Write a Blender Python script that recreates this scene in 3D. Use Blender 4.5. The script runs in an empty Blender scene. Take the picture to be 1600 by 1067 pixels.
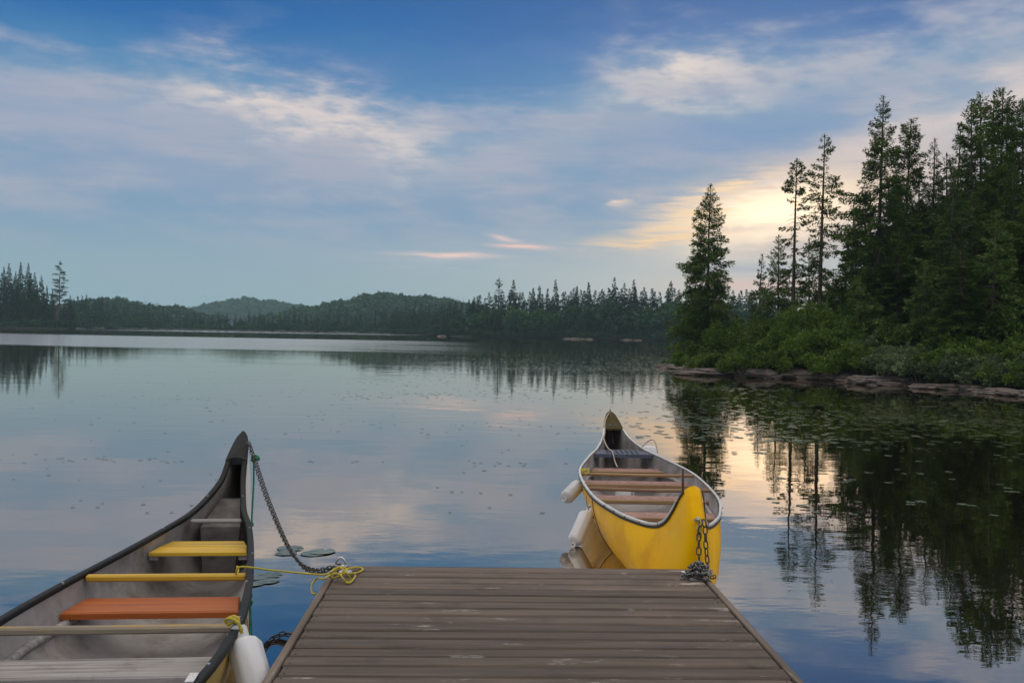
import bpy, math, random
import numpy as np
from mathutils import Vector, Matrix, noise as mnoise

S = bpy.context.scene
COL = S.collection
PI = math.pi
R = math.radians

def lin(r, g, b):
    def f(c):
        c /= 255.0
        return c / 12.92 if c <= 0.04045 else ((c + 0.055) / 1.055) ** 2.4
    return (f(r), f(g), f(b), 1.0)

# ------------------------------------------------------------------ camera
CAM_Z, FPX = 2.17, 1556.0                       # 35 mm lens on a 36 mm sensor, photo 1600 px wide
PITCH, ROLL = math.atan(16.5 / FPX), R(1.0)
cF = Vector((0, math.cos(PITCH), -math.sin(PITCH)))
cR0, cU0 = Vector((1, 0, 0)), Vector((0, math.sin(PITCH), math.cos(PITCH)))
cR = cR0 * math.cos(ROLL) + cU0 * math.sin(ROLL)
cU = cU0 * math.cos(ROLL) - cR0 * math.sin(ROLL)
cam_d = bpy.data.cameras.new("camera")
cam = bpy.data.objects.new("camera", cam_d)
COL.objects.link(cam)
M3 = Matrix((cR, cU, -cF)).transposed()
cam.matrix_world = Matrix.Translation((0, 0, CAM_Z)) @ M3.to_4x4()
cam_d.sensor_width, cam_d.lens = 36.0, 36.0 * FPX / 1600.0
cam_d.clip_start, cam_d.clip_end = 0.05, 9000.0
S.camera = cam

def ray(px, py):
    return cF + cR * ((px - 800) / FPX) - cU * ((py - 533.5) / FPX)
def P(px, py, z=0.0):                           # survey: the point of height z seen at a pixel of the photo
    d = ray(px, py); t = (z - CAM_Z) / d.z
    return Vector((d.x * t, d.y * t, z))
def D(px, py, Y):                               # the point at distance Y seen at a pixel
    d = ray(px, py); t = Y / d.y
    return Vector((d.x * t, Y, CAM_Z + d.z * t))

# ------------------------------------------------------------------ node helper
class NT:
    def __init__(s, tree):
        s.t = tree; s.t.nodes.clear()
    def n(s, typ, **kw):
        nd = s.t.nodes.new(typ)
        for k, v in kw.items(): setattr(nd, k, v)
        return nd
    def put(s, sock, v):
        if isinstance(v, bpy.types.NodeSocket): s.t.links.new(v, sock)
        elif v is not None:
            if hasattr(sock.default_value, '__len__') and not hasattr(v, '__len__'): v = (v,) * len(sock.default_value)
            if hasattr(sock.default_value, '__len__') and len(v) > len(sock.default_value): v = v[:len(sock.default_value)]
            sock.default_value = v
    def m(s, op, a, b=None, c=None, clamp=False):
        nd = s.n('ShaderNodeMath', operation=op, use_clamp=clamp)
        for i, v in enumerate((a, b, c)):
            if v is not None: s.put(nd.inputs[i], v)
        return nd.outputs[0]
    def v(s, op, a, b=None):
        nd = s.n('ShaderNodeVectorMath', operation=op)
        s.put(nd.inputs[0], a)
        if b is not None: s.put(nd.inputs[1], b)
        return nd.outputs['Value'] if op in ('DOT_PRODUCT', 'LENGTH') else nd.outputs[0]
    def xyz(s, x, y, z):
        nd = s.n('ShaderNodeCombineXYZ')
        for i, v in enumerate((x, y, z)): s.put(nd.inputs[i], v)
        return nd.outputs[0]
    def sep(s, a):
        nd = s.n('ShaderNodeSeparateXYZ'); s.put(nd.inputs[0], a); return nd.outputs
    def noise(s, vec, scale=1, detail=4, rough=.55, w=None, dist=0):
        nd = s.n('ShaderNodeTexNoise', noise_dimensions='3D' if w is None else '4D')
        s.put(nd.inputs['Vector'], vec); nd.inputs['Scale'].default_value = scale
        nd.inputs['Detail'].default_value = detail; nd.inputs['Roughness'].default_value = rough
        nd.inputs['Distortion'].default_value = dist
        if w is not None: s.put(nd.inputs['W'], w)
        return nd.outputs['Fac'], nd.outputs['Color']
    def mix(s, f, a, b, blend='MIX'):
        nd = s.n('ShaderNodeMix', data_type='RGBA', blend_type=blend, clamp_factor=True)
        s.put(nd.inputs['Factor'], f); s.put(nd.inputs['A'] if 0 else nd.inputs[6], a); s.put(nd.inputs[7], b)
        return nd.outputs[2]
    def ramp(s, f, stops, interp='LINEAR'):
        nd = s.n('ShaderNodeValToRGB'); cr = nd.color_ramp; cr.interpolation = interp
        while len(cr.elements) < len(stops): cr.elements.new(0.5)
        for e, (p, c) in zip(cr.elements, stops):
            e.position = p; e.color = c if hasattr(c, '__len__') and len(c) == 4 else (c[0], c[1], c[2], 1) if hasattr(c, '__len__') else (c, c, c, 1)
        s.put(nd.inputs[0], f); return nd.outputs[0]
    def rng(s, f, a, b, c=0.0, d=1.0, smooth=True):
        nd = s.n('ShaderNodeMapRange', interpolation_type='SMOOTHSTEP' if smooth else 'LINEAR')
        for i, v in enumerate((f, a, b, c, d)): s.put(nd.inputs[i], v)
        return nd.outputs[0]

# ------------------------------------------------------------------ sky
SUN_AZ, SUN_EL = 14.0, 6.5                      # degrees right of the view axis, above the horizon
W = bpy.data.worlds.new("World"); S.world = W; W.use_nodes = True
def build_sky():
    N = NT(W.node_tree)
    tc = N.n('ShaderNodeTexCoord').outputs['Generated']
    x, y, z = N.sep(tc)
    az = N.m('MULTIPLY', N.m('ARCTAN2', x, y), 57.2958)
    el = N.m('MULTIPLY', N.m('ARCSINE', z), 57.2958)
    elp = N.m('MAXIMUM', el, 0.0)
    A = N.xyz(az, el, 0)
    dstr = N.v('MULTIPLY', tc, (1, 1, 4.0))     # streaks: cloud texture four times longer than high
    tilt = N.n('ShaderNodeMapping'); N.put(tilt.inputs['Vector'], dstr); tilt.inputs['Rotation'].default_value = (0, R(9), 0)
    dt = tilt.outputs[0]
    n1, c1 = N.noise(dt, 5.0, 6, .55)
    n2, c2 = N.noise(dt, 10.0, 6, .55)
    n3, c3 = N.noise(N.v('MULTIPLY', dt, (1, 1, .7)), 28.0, 6, .55)
    n4, c4 = N.noise(N.v('MULTIPLY', tc, (1, 1, 12.0)), 16.0, 5, .6)
    warp = N.v('MULTIPLY', N.v('SUBTRACT', c1, (.5, .5, .5)), (9.0, 4.5, 0))
    warp2 = N.v('MULTIPLY', N.v('SUBTRACT', c2, (.5, .5, .5)), (5.0, 2.2, 0))
    warp3 = N.v('MULTIPLY', N.v('SUBTRACT', c3, (.5, .5, .5)), (1.5, .8, 0))
    Aw = N.v('ADD', N.v('ADD', N.v('ADD', A, warp), warp2), warp3)
    As = N.v('ADD', N.v('ADD', A, N.v('MULTIPLY', warp2, (.35, .35, 0))), warp3)
    elw = N.m('ADD', elp, N.m('MULTIPLY', N.m('SUBTRACT', n1, .5), 7.0))
    nish = N.n('ShaderNodeTexSky', sky_type='NISHITA', sun_disc=False)
    nish.sun_elevation = R(SUN_EL); nish.sun_rotation = R(SUN_AZ); nish.dust_density = 2.0; nish.ozone_density = 2.0
    G = lambda r, g, b, k=10.0: tuple(c * k for c in lin(r, g, b)[:3]) + (1,)
    base = N.ramp(N.m('DIVIDE', elw, 90.0), [
        (0.0, lin(140, 171, 182)), (2.5 / 90, lin(140, 168, 182)), (6 / 90, lin(136, 163, 184)), (10.5 / 90, lin(116, 151, 184)),
        (13.2 / 90, lin(72, 130, 178)), (16.2 / 90, lin(32, 102, 166)), (20 / 90, lin(4, 82, 150)), (34 / 90, lin(110, 142, 178)), (1, lin(172, 174, 178))])
    col = N.mix(1.0, base, (10, 10, 10, 1), 'MULTIPLY')
    col = N.mix(0.05, col, nish.outputs[0])
    def blob(col, c, pos, size, rot=0, amp=1.0, vec=None, nz=None, lo=.35, hi=.65):
        mp = N.n('ShaderNodeMapping', vector_type='TEXTURE')
        N.put(mp.inputs['Vector'], vec if vec is not None else Aw)
        mp.inputs['Location'].default_value = (pos[0], pos[1], 0); mp.inputs['Rotation'].default_value = (0, 0, R(rot))
        mp.inputs['Scale'].default_value = (size[0], size[1], 1)
        r2 = N.v('DOT_PRODUCT', mp.outputs[0], mp.outputs[0])
        f = N.m('MULTIPLY', N.m('POWER', 2.71828, N.m('MULTIPLY', r2, -1.0)), amp)
        if nz is not None: f = N.m('MULTIPLY', f, N.rng(nz, lo, hi))
        return N.mix(N.m('MINIMUM', f, 1.0), col, c)
    # cloud bank: a soft-edged sheet whose upper edge rises and dips round the horizon
    azn = N.m('DIVIDE', N.m('ADD', az, 30.0), 60.0, clamp=True)
    E = lambda px, py: ((math.degrees(math.atan((px - 800) / FPX)) + 30) / 60, ((517 + .0175 * (px - 800) - py) / 27.16) / 20)
    pts = [E(-40, 118), E(200, 138), E(335, 128), E(480, 165), E(640, 196), E(780, 205), E(880, 160), E(960, 104), E(1080, 84), E(1230, 96), E(1420, 92), E(1640, 60)]
    edge = N.m('MULTIPLY', N.ramp(azn, pts, 'EASE'), 20.0)
    edge = N.m('ADD', edge, N.m('MULTIPLY', N.m('SUBTRACT', n1, .5), 2.4))
    edge = N.m('ADD', edge, N.m('MULTIPLY', N.m('SUBTRACT', n2, .5), 4.0))
    edge = N.m('ADD', edge, N.m('MULTIPLY', N.m('SUBTRACT', n3, .5), 1.1))
    below = N.m('SUBTRACT', edge, el)                        # degrees under the edge
    sheet = N.m('MULTIPLY', N.rng(below, -1.3, 1.8), N.rng(elp, 2.5, 7.5))
    soft = N.m('ADD', N.m('MULTIPLY', n1, .5), N.m('MULTIPLY', n2, .5))
    # thin streaks in the open blue above
    hi = N.m('MULTIPLY', N.rng(soft, .46, .66), N.m('MULTIPLY', N.rng(elp, 21, 16, 0, .22), N.rng(elp, 10, 13)))
    col = N.mix(hi, col, G(116, 148, 189))
    scol = N.mix(N.rng(soft, .36, .64), G(122, 153, 182), G(160, 167, 185))
    col = N.mix(N.m('MULTIPLY', sheet, .86), col, scol)
    HL = [(.0, .03), (.14, .12), (.2, .6), (.25, 1.1), (.33, .95), (.39, .75), (.45, .2), (.55, .1), (.62, .6), (.65, 1), (.7, .7), (.76, .3), (1, .15)]
    hl = N.m('MULTIPLY', N.ramp(azn, HL), N.m('POWER', 2.71828, N.m('MULTIPLY', N.m('POWER', N.m('DIVIDE', N.m('SUBTRACT', below, 1.5), 1.7), 2.0), -1.0)))
    hl = N.m('MULTIPLY', hl, N.m('ADD', N.m('MULTIPLY', N.rng(n3, .32, .62), .75), .3))
    col = N.mix(hl, col, G(220, 208, 202))
    # lower, fading folds of the same sheet
    fold = N.m('MULTIPLY', N.m('MULTIPLY', N.rng(elp, 5, 8.5), N.rng(elp, 15, 11)), N.rng(n2, .5, .68, 0, .4))
    col = N.mix(fold, col, G(172, 174, 187))
    col = blob(col, G(158, 166, 187), (-22, 10.6), (9, 1.3), -2, .7)
    col = blob(col, G(150, 163, 185), (-20, 8.0), (10, .8), 0, .5, As)
    fold2 = N.m('MULTIPLY', N.m('MULTIPLY', N.rng(elp, 5, 8.5), N.rng(elp, 16, 12)), N.rng(n4, .5, .34, 0, .18))
    col = N.mix(fold2, col, G(126, 152, 184))
    # overhead and behind: unseen overcast, added bright to light the dock and canoes
    side = N.rng(N.m('ABSOLUTE', az), 38, 85)                   # away from the view the added overcast reaches lower to light hull fronts
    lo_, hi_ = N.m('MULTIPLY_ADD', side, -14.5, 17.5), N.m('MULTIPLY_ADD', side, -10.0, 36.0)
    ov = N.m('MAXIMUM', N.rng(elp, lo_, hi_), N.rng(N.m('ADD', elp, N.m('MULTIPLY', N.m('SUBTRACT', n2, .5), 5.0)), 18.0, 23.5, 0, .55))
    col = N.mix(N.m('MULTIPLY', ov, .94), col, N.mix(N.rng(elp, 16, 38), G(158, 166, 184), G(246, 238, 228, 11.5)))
    col = blob(col, G(104, 144, 188), (14, 11.2), (6, 1.3), 6, .6, nz=n2, lo=.25, hi=.6)
    # the veiled sun, low behind the trees, broken by bars of cloud
    mott = N.m('ADD', N.m('MULTIPLY', n4, .6), N.m('MULTIPLY', n3, .4))
    col = blob(col, G(192, 184, 182), (SUN_AZ + 8, 8.2), (10, 2.8), 14, .55)
    col = blob(col, G(234, 206, 180), (SUN_AZ + 2.5, 7.2), (7, 2.2), 12, .85, As, nz=mott, lo=.25, hi=.5)
    col = blob(col, G(255, 230, 196, 14.5), (SUN_AZ + .4, 6.7), (4.4, 1.45), 9, .97, As)
    col = blob(col, G(214, 192, 176), (13.6, 7.9), (4.5, .28), 10, .65, As, nz=n4, lo=.36, hi=.56)
    col = blob(col, G(206, 188, 176), (12.4, 5.8), (3.5, .25), 6, .6, As, nz=n3, lo=.36, hi=.56)
    col = blob(col, G(232, 212, 200), (25, 12.0), (7, 1.3), 18, .7, Aw)
    col = blob(col, G(255, 218, 172, 10.5), (11.6, 8.1), (3.4, .6), 16, .9, As, nz=n4, lo=.38, hi=.58)
    col = blob(col, G(255, 214, 162, 10), (8.6, 5.4), (3.6, .5), 6, .95, As, nz=n4, lo=.36, hi=.58)
    col = blob(col, G(255, 218, 168, 10), (10.4, 6.6), (2.8, .55), 12, .9, As, nz=n4, lo=.36, hi=.58)
    col = blob(col, G(252, 222, 190), (5.8, 7.6), (.9, .5), 0, .85, As, nz=n3, lo=.42, hi=.56)
    col = blob(col, G(158, 168, 186), (12.5, 9.0), (5, .55), 14, .7, As, nz=n3, lo=.32, hi=.55)
    col = blob(col, G(196, 186, 182), (16, 5.0), (3.4, .35), 6, .7, As, nz=n4, lo=.32, hi=.55)
    col = blob(col, G(166, 172, 184), (13.5, 3.7), (3.6, .5), 0, .65, As, nz=n4, lo=.3, hi=.58)
    col = blob(col, G(232, 192, 178), (14, 2.7), (4.5, .5), 0, .7, As, nz=n4, lo=.3, hi=.5)
    lw = N.v('ADD', A, N.v('MULTIPLY', warp3, (.5, .35, 0)))
    col = blob(col, G(255, 214, 194), (-3.6, 4.25), (2.2, .15), 0, .95, lw, nz=n4, lo=.25, hi=.5)
    col = blob(col, G(248, 204, 188), (.4, 4.85), (1.6, .12), -2, .85, lw)
    col = blob(col, G(236, 206, 196), (-.5, 5.3), (.9, .14), -10, .7, lw)
    col = blob(col, G(186, 186, 196), (-3, 4.0), (5, .6), 0, .5, As, nz=n4, lo=.35, hi=.65)
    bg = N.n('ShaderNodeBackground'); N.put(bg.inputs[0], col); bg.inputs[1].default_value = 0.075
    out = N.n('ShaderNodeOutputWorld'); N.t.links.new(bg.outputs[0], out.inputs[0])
build_sky()

# ------------------------------------------------------------------ sun (veiled: weak and wide), exposure
sun_d = bpy.data.lights.new("sun", 'SUN'); sun_d.energy = 0.005; sun_d.angle = R(8); sun_d.color = (1, .70, .42)
sun = bpy.data.objects.new("sun", sun_d); COL.objects.link(sun)
_d = Vector((math.sin(R(SUN_AZ)) * math.cos(R(SUN_EL)), math.cos(R(SUN_AZ)) * math.cos(R(SUN_EL)), math.sin(R(SUN_EL))))
sun.rotation_euler = _d.to_track_quat('Z', 'Y').to_euler()
sun.location = _d * 50
V = S.view_settings
S.display_settings.display_device = 'sRGB'
V.view_transform = 'Standard'; V.look = 'None'; V.exposure = 0.5; V.gamma = 1.0; V.use_curve_mapping = False
S.render.engine = 'CYCLES'
cy = S.cycles
cy.use_denoising = True; cy.max_bounces = 8; cy.diffuse_bounces = 3; cy.glossy_bounces = 4; cy.volume_bounces = 1; cy.transparent_max_bounces = 8
cy.sample_clamp_indirect = 8.0

# ------------------------------------------------------------------ object helpers
def tag(o, label=None, cat=None, group=None, kind=None):
    for k, v in (('label', label), ('category', cat), ('group', group), ('kind', kind)):
        if v: o[k] = v
    return o
def empty(name, loc, label=None, cat=None, group=None, rz=0.0):
    o = bpy.data.objects.new(name, None); COL.objects.link(o); o.empty_display_size = .2
    o.location = loc; o.rotation_euler = (0, 0, rz)
    return tag(o, label, cat, group)
def obj(name, me, parent=None, loc=None, rot=None, scale=None):
    o = bpy.data.objects.new(name, me); COL.objects.link(o)
    if parent is not None: o.parent = parent
    if loc is not None: o.location = loc
    if rot is not None: o.rotation_euler = rot
    if scale is not None: o.scale = (scale,) * 3 if not hasattr(scale, '__len__') else scale
    return o
def fmesh(name, v, q, mat, smooth=False):       # fast mesh from an array of equal-sided faces
    v = np.asarray(v, np.float32).reshape(-1, 3); q = np.asarray(q, np.int32); k = q.shape[1]; n = len(q)
    me = bpy.data.meshes.new(name)
    me.vertices.add(len(v)); me.vertices.foreach_set('co', v.ravel())
    me.loops.add(n * k); me.loops.foreach_set('vertex_index', q.ravel())
    me.polygons.add(n); me.polygons.foreach_set('loop_start', np.arange(0, n * k, k, dtype=np.int32))
    if smooth: me.polygons.foreach_set('use_smooth', np.ones(n, bool))
    me.materials.append(mat); me.update(calc_edges=True); me.validate()
    return me
class MB:                                       # collects simple shapes into one mesh
    def __init__(s): s.v, s.f = [], []
    def add(s, vs, fs):
        o = len(s.v); s.v += [tuple(p) for p in vs]; s.f += [tuple(o + i for i in f) for f in fs]; return s
    def box(s, c, d, rz=0.0, bev=0.0, M=None):
        hx, hy, hz = d[0] / 2, d[1] / 2, d[2] / 2; b = min(bev, hx * .9, hy * .9, hz * .9)
        M = M or Matrix.Rotation(rz, 4, 'Z'); c = Vector(c)
        if b <= 0:
            vs = [(sx * hx, sy * hy, sz * hz) for sz in (-1, 1) for sx, sy in ((-1, -1), (1, -1), (1, 1), (-1, 1))]
            fs = [(3, 2, 1, 0), (4, 5, 6, 7), (0, 1, 5, 4), (1, 2, 6, 5), (2, 3, 7, 6), (3, 0, 4, 7)]
        else:
            vs, fs = [], []
            rings = [(-hz, b), (-hz + b, 0), (hz - b, 0), (hz, b)]
            for zz, ins in rings:
                for sx, sy in ((-1, -1), (1, -1), (1, 1), (-1, 1)):
                    ax, ay = hx - ins, hy - ins
                    k = 0 if ins else b
                    if (sx, sy) in ((-1, -1), (1, 1)): pts = [(sx * ax, sy * (ay - k)), (sx * (ax - k), sy * ay)]
                    else: pts = [(sx * (ax - k), sy * ay), (sx * ax, sy * (ay - k))]
                    for p in pts: vs.append((p[0], p[1], zz))
            for r in range(3):
                for i in range(8):
                    j = (i + 1) % 8; fs.append((r * 8 + i, r * 8 + j, r * 8 + 8 + j, r * 8 + 8 + i))
            fs.append(tuple(range(7, -1, -1))); fs.append(tuple(range(24, 32)))
        return s.add([c + (M @ Vector(p)) for p in vs], fs)
    def tube(s, pts, r, n=8, cap=True):
        pts = [Vector(p) for p in pts]; rs = r if hasattr(r, '__len__') else [r] * len(pts)
        vs, fs = [], []; up = Vector((0, 0, 1)); prev = None
        for i, p in enumerate(pts):
            t = (pts[min(i + 1, len(pts) - 1)] - pts[max(i - 1, 0)])
            t = t.normalized() if t.length > 1e-9 else Vector((0, 0, 1))
            if prev is None:
                a = t.cross(up)
                if a.length < 1e-3: a = t.cross(Vector((1, 0, 0)))
            else: a = prev - t * prev.dot(t)
            a.normalize(); prev = a; b = t.cross(a)
            for k in range(n):
                th = 2 * PI * k / n; vs.append(p + (a * math.cos(th) + b * math.sin(th)) * rs[i])
        for i in range(len(pts) - 1):
            for k in range(n):
                k2 = (k + 1) % n; fs.append((i * n + k, i * n + k2, i * n + n + k2, i * n + n + k))
        if cap: fs.append(tuple(range(n - 1, -1, -1))); fs.append(tuple((len(pts) - 1) * n + k for k in range(n)))
        return s.add(vs, fs)
    def mesh(s, name, mat, smooth=False):
        me = bpy.data.meshes.new(name); me.from_pydata(s.v, [], s.f)
        if smooth: me.polygons.foreach_set('use_smooth', [True] * len(me.polygons))
        me.materials.append(mat); me.update(); return me
    def build(s, name, mat, parent=None, smooth=False, loc=None, rot=None):
        return obj(name, s.mesh(name, mat, smooth), parent, loc, rot)
def curve(pts, n):                              # Catmull-Rom through points, n steps a span
    pts = [Vector(p) for p in pts]; out = []
    for i in range(len(pts) - 1):
        p0, p1, p2, p3 = pts[max(i - 1, 0)], pts[i], pts[i + 1], pts[min(i + 2, len(pts) - 1)]
        for k in range(n):
            t = k / n
            out.append(.5 * ((2 * p1) + (p2 - p0) * t + (2 * p0 - 5 * p1 + 4 * p2 - p3) * t * t + (3 * p1 - p0 - 3 * p2 + p3) * t ** 3))
    out.append(pts[-1]); return out
def resample(pts, step):
    pts = [Vector(p) for p in pts]; L = [0]
    for a, b in zip(pts, pts[1:]): L.append(L[-1] + (b - a).length)
    n = max(2, int(L[-1] / step)); o = []; j = 0
    for k in range(n + 1):
        d = L[-1] * k / n
        while j < len(L) - 2 and L[j + 1] < d: j += 1
        o.append(pts[j].lerp(pts[j + 1], (d - L[j]) / max(1e-9, L[j + 1] - L[j])))
    return o

# ------------------------------------------------------------------ materials
def bsdf_mat(name):
    m = bpy.data.materials.new(name); m.use_nodes = True
    N = NT(m.node_tree); b = N.n('ShaderNodeBsdfPrincipled'); o = N.n('ShaderNodeOutputMaterial')
    N.t.links.new(b.outputs[0], o.inputs[0]); return m, N, b
def pmat(name, c1, c2, scale=4, rough=.6, stretch=(1, 1, 1), bump=.2, bscale=None, wear=None, wlo=.58, whi=.72, wscale=3, metal=0, spec=.5, coat=0, grime=None, glo=.5, ghi=.75, bdist=.01, vary=.3, wst=None):
    m, N, b = bsdf_mat(name)
    tc = N.n('ShaderNodeTexCoord').outputs['Object']; rnd = N.n('ShaderNodeObjectInfo').outputs['Random']
    w = N.m('MULTIPLY', rnd, 37.0)
    v = N.v('MULTIPLY', tc, stretch)
    n1, _ = N.noise(v, scale, 6, .6, w)
    col = N.mix(N.rng(n1, .3, .7), tuple(c1) + (1,), tuple(c2) + (1,))
    if wear is not None:
        n2, _ = N.noise(N.v('MULTIPLY', tc, wst or tuple(max(.25, s_ * .4) if s_ > 1 else s_ for s_ in stretch)), wscale, 7, .68, w)
        col = N.mix(N.rng(n2, wlo, whi), col, tuple(wear) + (1,))
    if grime is not None:
        n3, _ = N.noise(tc, wscale * .6, 6, .65, N.m('ADD', w, 11.3))
        col = N.mix(N.m('MULTIPLY', N.rng(n3, glo, ghi), .8), col, tuple(grime) + (1,))
    hv = N.m('ADD', N.m('MULTIPLY', rnd, vary), 1 - vary / 2)
    col = N.mix(1.0, col, N.xyz(hv, hv, hv), 'MULTIPLY')
    N.put(b.inputs['Base Color'], col)
    N.put(b.inputs['Roughness'], N.rng(n1, .2, .8, rough - .1, min(1, rough + .1), False))
    b.inputs['Metallic'].default_value = metal; b.inputs['Specular IOR Level'].default_value = spec
    b.inputs['Coat Weight'].default_value = coat
    if bump:
        nb, _ = N.noise(v, bscale or scale * 3, 5, .6, w)
        bp = N.n('ShaderNodeBump'); bp.inputs['Strength'].default_value = bump; bp.inputs['Distance'].default_value = bdist
        N.put(bp.inputs['Height'], nb); N.put(b.inputs['Normal'], bp.outputs[0])
    return m
def leaf_mat(name, dark, light, tip=None, trans=.25, rough=.6, zscale=.35, spec=.25):
    m, N, b = bsdf_mat(name)
    g = N.n('ShaderNodeNewGeometry'); oi = N.n('ShaderNodeObjectInfo')
    isl = g.outputs['Random Per Island']
    n1, _ = N.noise(g.outputs['Position'], zscale, 3, .6)
    f = N.m('ADD', N.m('MULTIPLY', isl, .45), N.m('MULTIPLY', N.rng(n1, .35, .65), .55))
    col = N.mix(f, tuple(dark) + (1,), tuple(light) + (1,))
    if tip is not None: col = N.mix(N.rng(isl, .9, 1.0, 0, .7), col, tuple(tip) + (1,))
    hv = N.m('ADD', N.m('MULTIPLY', oi.outputs['Random'], .5), .75)
    col = N.mix(1.0, col, N.xyz(hv, hv, N.m('MULTIPLY', hv, .97)), 'MULTIPLY')
    N.put(b.inputs['Base Color'], col); b.inputs['Roughness'].default_value = rough; b.inputs['Specular IOR Level'].default_value = spec
    tr = N.n('ShaderNodeBsdfTranslucent'); N.put(tr.inputs[0], col)
    mx = N.n('ShaderNodeMixShader'); mx.inputs[0].default_value = trans
    N.t.links.new(b.outputs[0], mx.inputs[1]); N.t.links.new(tr.outputs[0], mx.inputs[2])
    out = [n for n in N.t.nodes if n.type == 'OUTPUT_MATERIAL'][0]; N.t.links.new(mx.outputs[0], out.inputs[0])
    return m

MAT = {}
MAT['needles'] = leaf_mat('spruce_needles', (.030, .060, .010), (.088, .146, .018), (.12, .17, .026))
MAT['needles_lush'] = leaf_mat('lush_needles', (.040, .080, .014), (.095, .16, .026), (.13, .19, .04))
MAT['needles_far'] = leaf_mat('distant_needles', (.008, .030, .013), (.026, .074, .024), zscale=.06)
MAT['needles_dead'] = leaf_mat('dead_needles', (.07, .045, .035), (.12, .07, .05))
MAT['leaves'] = leaf_mat('shrub_leaves', (.032, .070, .010), (.125, .20, .022), (.17, .23, .03), trans=.3, zscale=1.3)
MAT['leaves_grey'] = leaf_mat('willow_leaves', (.05, .085, .038), (.17, .23, .11), trans=.3, zscale=1.3)
MAT['leaves_far'] = leaf_mat('distant_leaves', (.014, .052, .020), (.040, .104, .032), zscale=.05)
MAT['grass'] = leaf_mat('shore_grass', (.06, .09, .02), (.16, .17, .05), trans=.3)
MAT['bark'] = pmat('bark', (.045, .035, .028), (.10, .08, .065), 6, .9, (1, 1, .25), .8)
MAT['bark_grey'] = pmat('dead_bark', (.12, .105, .095), (.2, .18, .16), 6, .9, (1, 1, .25), .5)
MAT['granite'] = pmat('granite', (.085, .068, .062), (.15, .115, .098), 2.2, .85, bump=.9, bscale=7, wear=(.13, .12, .115), wlo=.5, whi=.62, wscale=1.6, grime=(.025, .022, .02), glo=.48, ghi=.62, bdist=.05)
MAT['soil'] = pmat('forest_floor', (.02, .025, .012), (.05, .05, .025), 1.2, .95, bump=.8, bdist=.1)
MAT['shore_far'] = pmat('distant_shore', (.010, .018, .008), (.025, .036, .015), .3, .95, bump=.5, bdist=.4)
MAT['deck'] = pmat('weathered_deck_wood', (.066, .048, .037), (.150, .112, .088), 5, .72, (.28, 5.5, 5.5), .8, 11, wear=(.40, .36, .34), wlo=.585, whi=.70, wscale=3.2, grime=(.034, .027, .023), glo=.5, ghi=.75, bdist=.006, vary=.6, wst=(.8, 2.6, 2.6))
MAT['deck_edge'] = pmat('grey_edge_wood', (.080, .062, .050), (.165, .13, .105), 5, .8, (4, .15, 4), .5, 11, wear=(.34, .30, .27), wlo=.58, whi=.74, wscale=6, bdist=.006)
MAT['dark_wood'] = pmat('dark_wet_wood', (.018, .014, .012), (.036, .028, .023), 5, .7)
MAT['yellow_hull'] = pmat('yellow_gelcoat', (.93, .48, .0), (.97, .54, .0), 1.5, .30, bump=.05, bscale=2, wear=(.74, .36, .0), wlo=.50, whi=.75, wscale=2.4, grime=(.44, .22, .004), glo=.62, ghi=.80, spec=.10, vary=0)
MAT['alu'] = pmat('worn_aluminium', (.55, .55, .56), (.72, .72, .72), 8, .42, (1, 1, 1), .1, metal=.35, wear=(.34, .34, .34), wlo=.6, whi=.75, wscale=12)
MAT['black_trim'] = pmat('black_trim', (.012, .012, .013), (.03, .03, .032), 12, .5)
MAT['inner'] = pmat('pale_hull_lining', (.27, .25, .25), (.40, .38, .38), 3, .6, bump=.3, bscale=40, wear=(.17, .14, .12), wlo=.46, whi=.72, wscale=3.2, grime=(.09, .068, .05), glo=.50, ghi=.74)
MAT['inner_dark'] = pmat('grey_float_tank', (.10, .09, .09), (.19, .175, .175), 5, .75, bump=.4, bscale=40, wear=(.06, .05, .045), wlo=.45, whi=.7, wscale=4)
MAT['bench_pink'] = pmat('faded_red_bench', (.24, .12, .10), (.36, .22, .19), 18, .8, (1, 1, 1), .4, wear=(.50, .40, .36), wlo=.56, whi=.68, wscale=22, grime=(.10, .06, .05), glo=.58, ghi=.7)
MAT['varnish'] = pmat('varnished_wood', (.24, .13, .06), (.40, .25, .12), 6, .5, (.2, 4, 4), .2, wear=(.30, .24, .2), wlo=.55, whi=.7)
MAT['blue_seat'] = pmat('navy_seat', (.05, .065, .11), (.11, .13, .19), 14, .6, (1, 1, 1), .3, wear=(.30, .34, .42), wlo=.58, whi=.7, wscale=16)
MAT['olive_deck'] = pmat('olive_deck_plate', (.055, .043, .015), (.095, .075, .028), 7, .8, bump=.1, spec=.1)
MAT['rust'] = pmat('rusty_rod', (.06, .035, .025), (.13, .07, .045), 10, .8)
MAT['hull2'] = pmat('ochre_hull', (.42, .27, .05), (.52, .36, .10), 2, .5, bump=.1, wear=(.25, .18, .08), wlo=.55, whi=.75)
MAT['gun_black'] = pmat('worn_black_gunwale', (.006, .007, .008), (.020, .022, .026), 14, .62, (1, 1, 1), .6, 30, spec=.25, wear=(.08, .083, .088), wlo=.62, whi=.74, wscale=16, bdist=.004)
MAT['yellow_paint'] = pmat('yellow_painted_wood', (.52, .32, .02), (.66, .42, .035), 5, .55, (.2, 4, 4), .3, wear=(.20, .16, .10), wlo=.53, whi=.64, wscale=5)
MAT['yellow_worn'] = pmat('worn_yellow_wood', (.20, .17, .13), (.32, .27, .2), 5, .7, (.2, 5, 5), .5, wear=(.52, .31, .02), wlo=.48, whi=.62, wscale=5, grime=(.10, .085, .07), glo=.55, ghi=.75)
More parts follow.
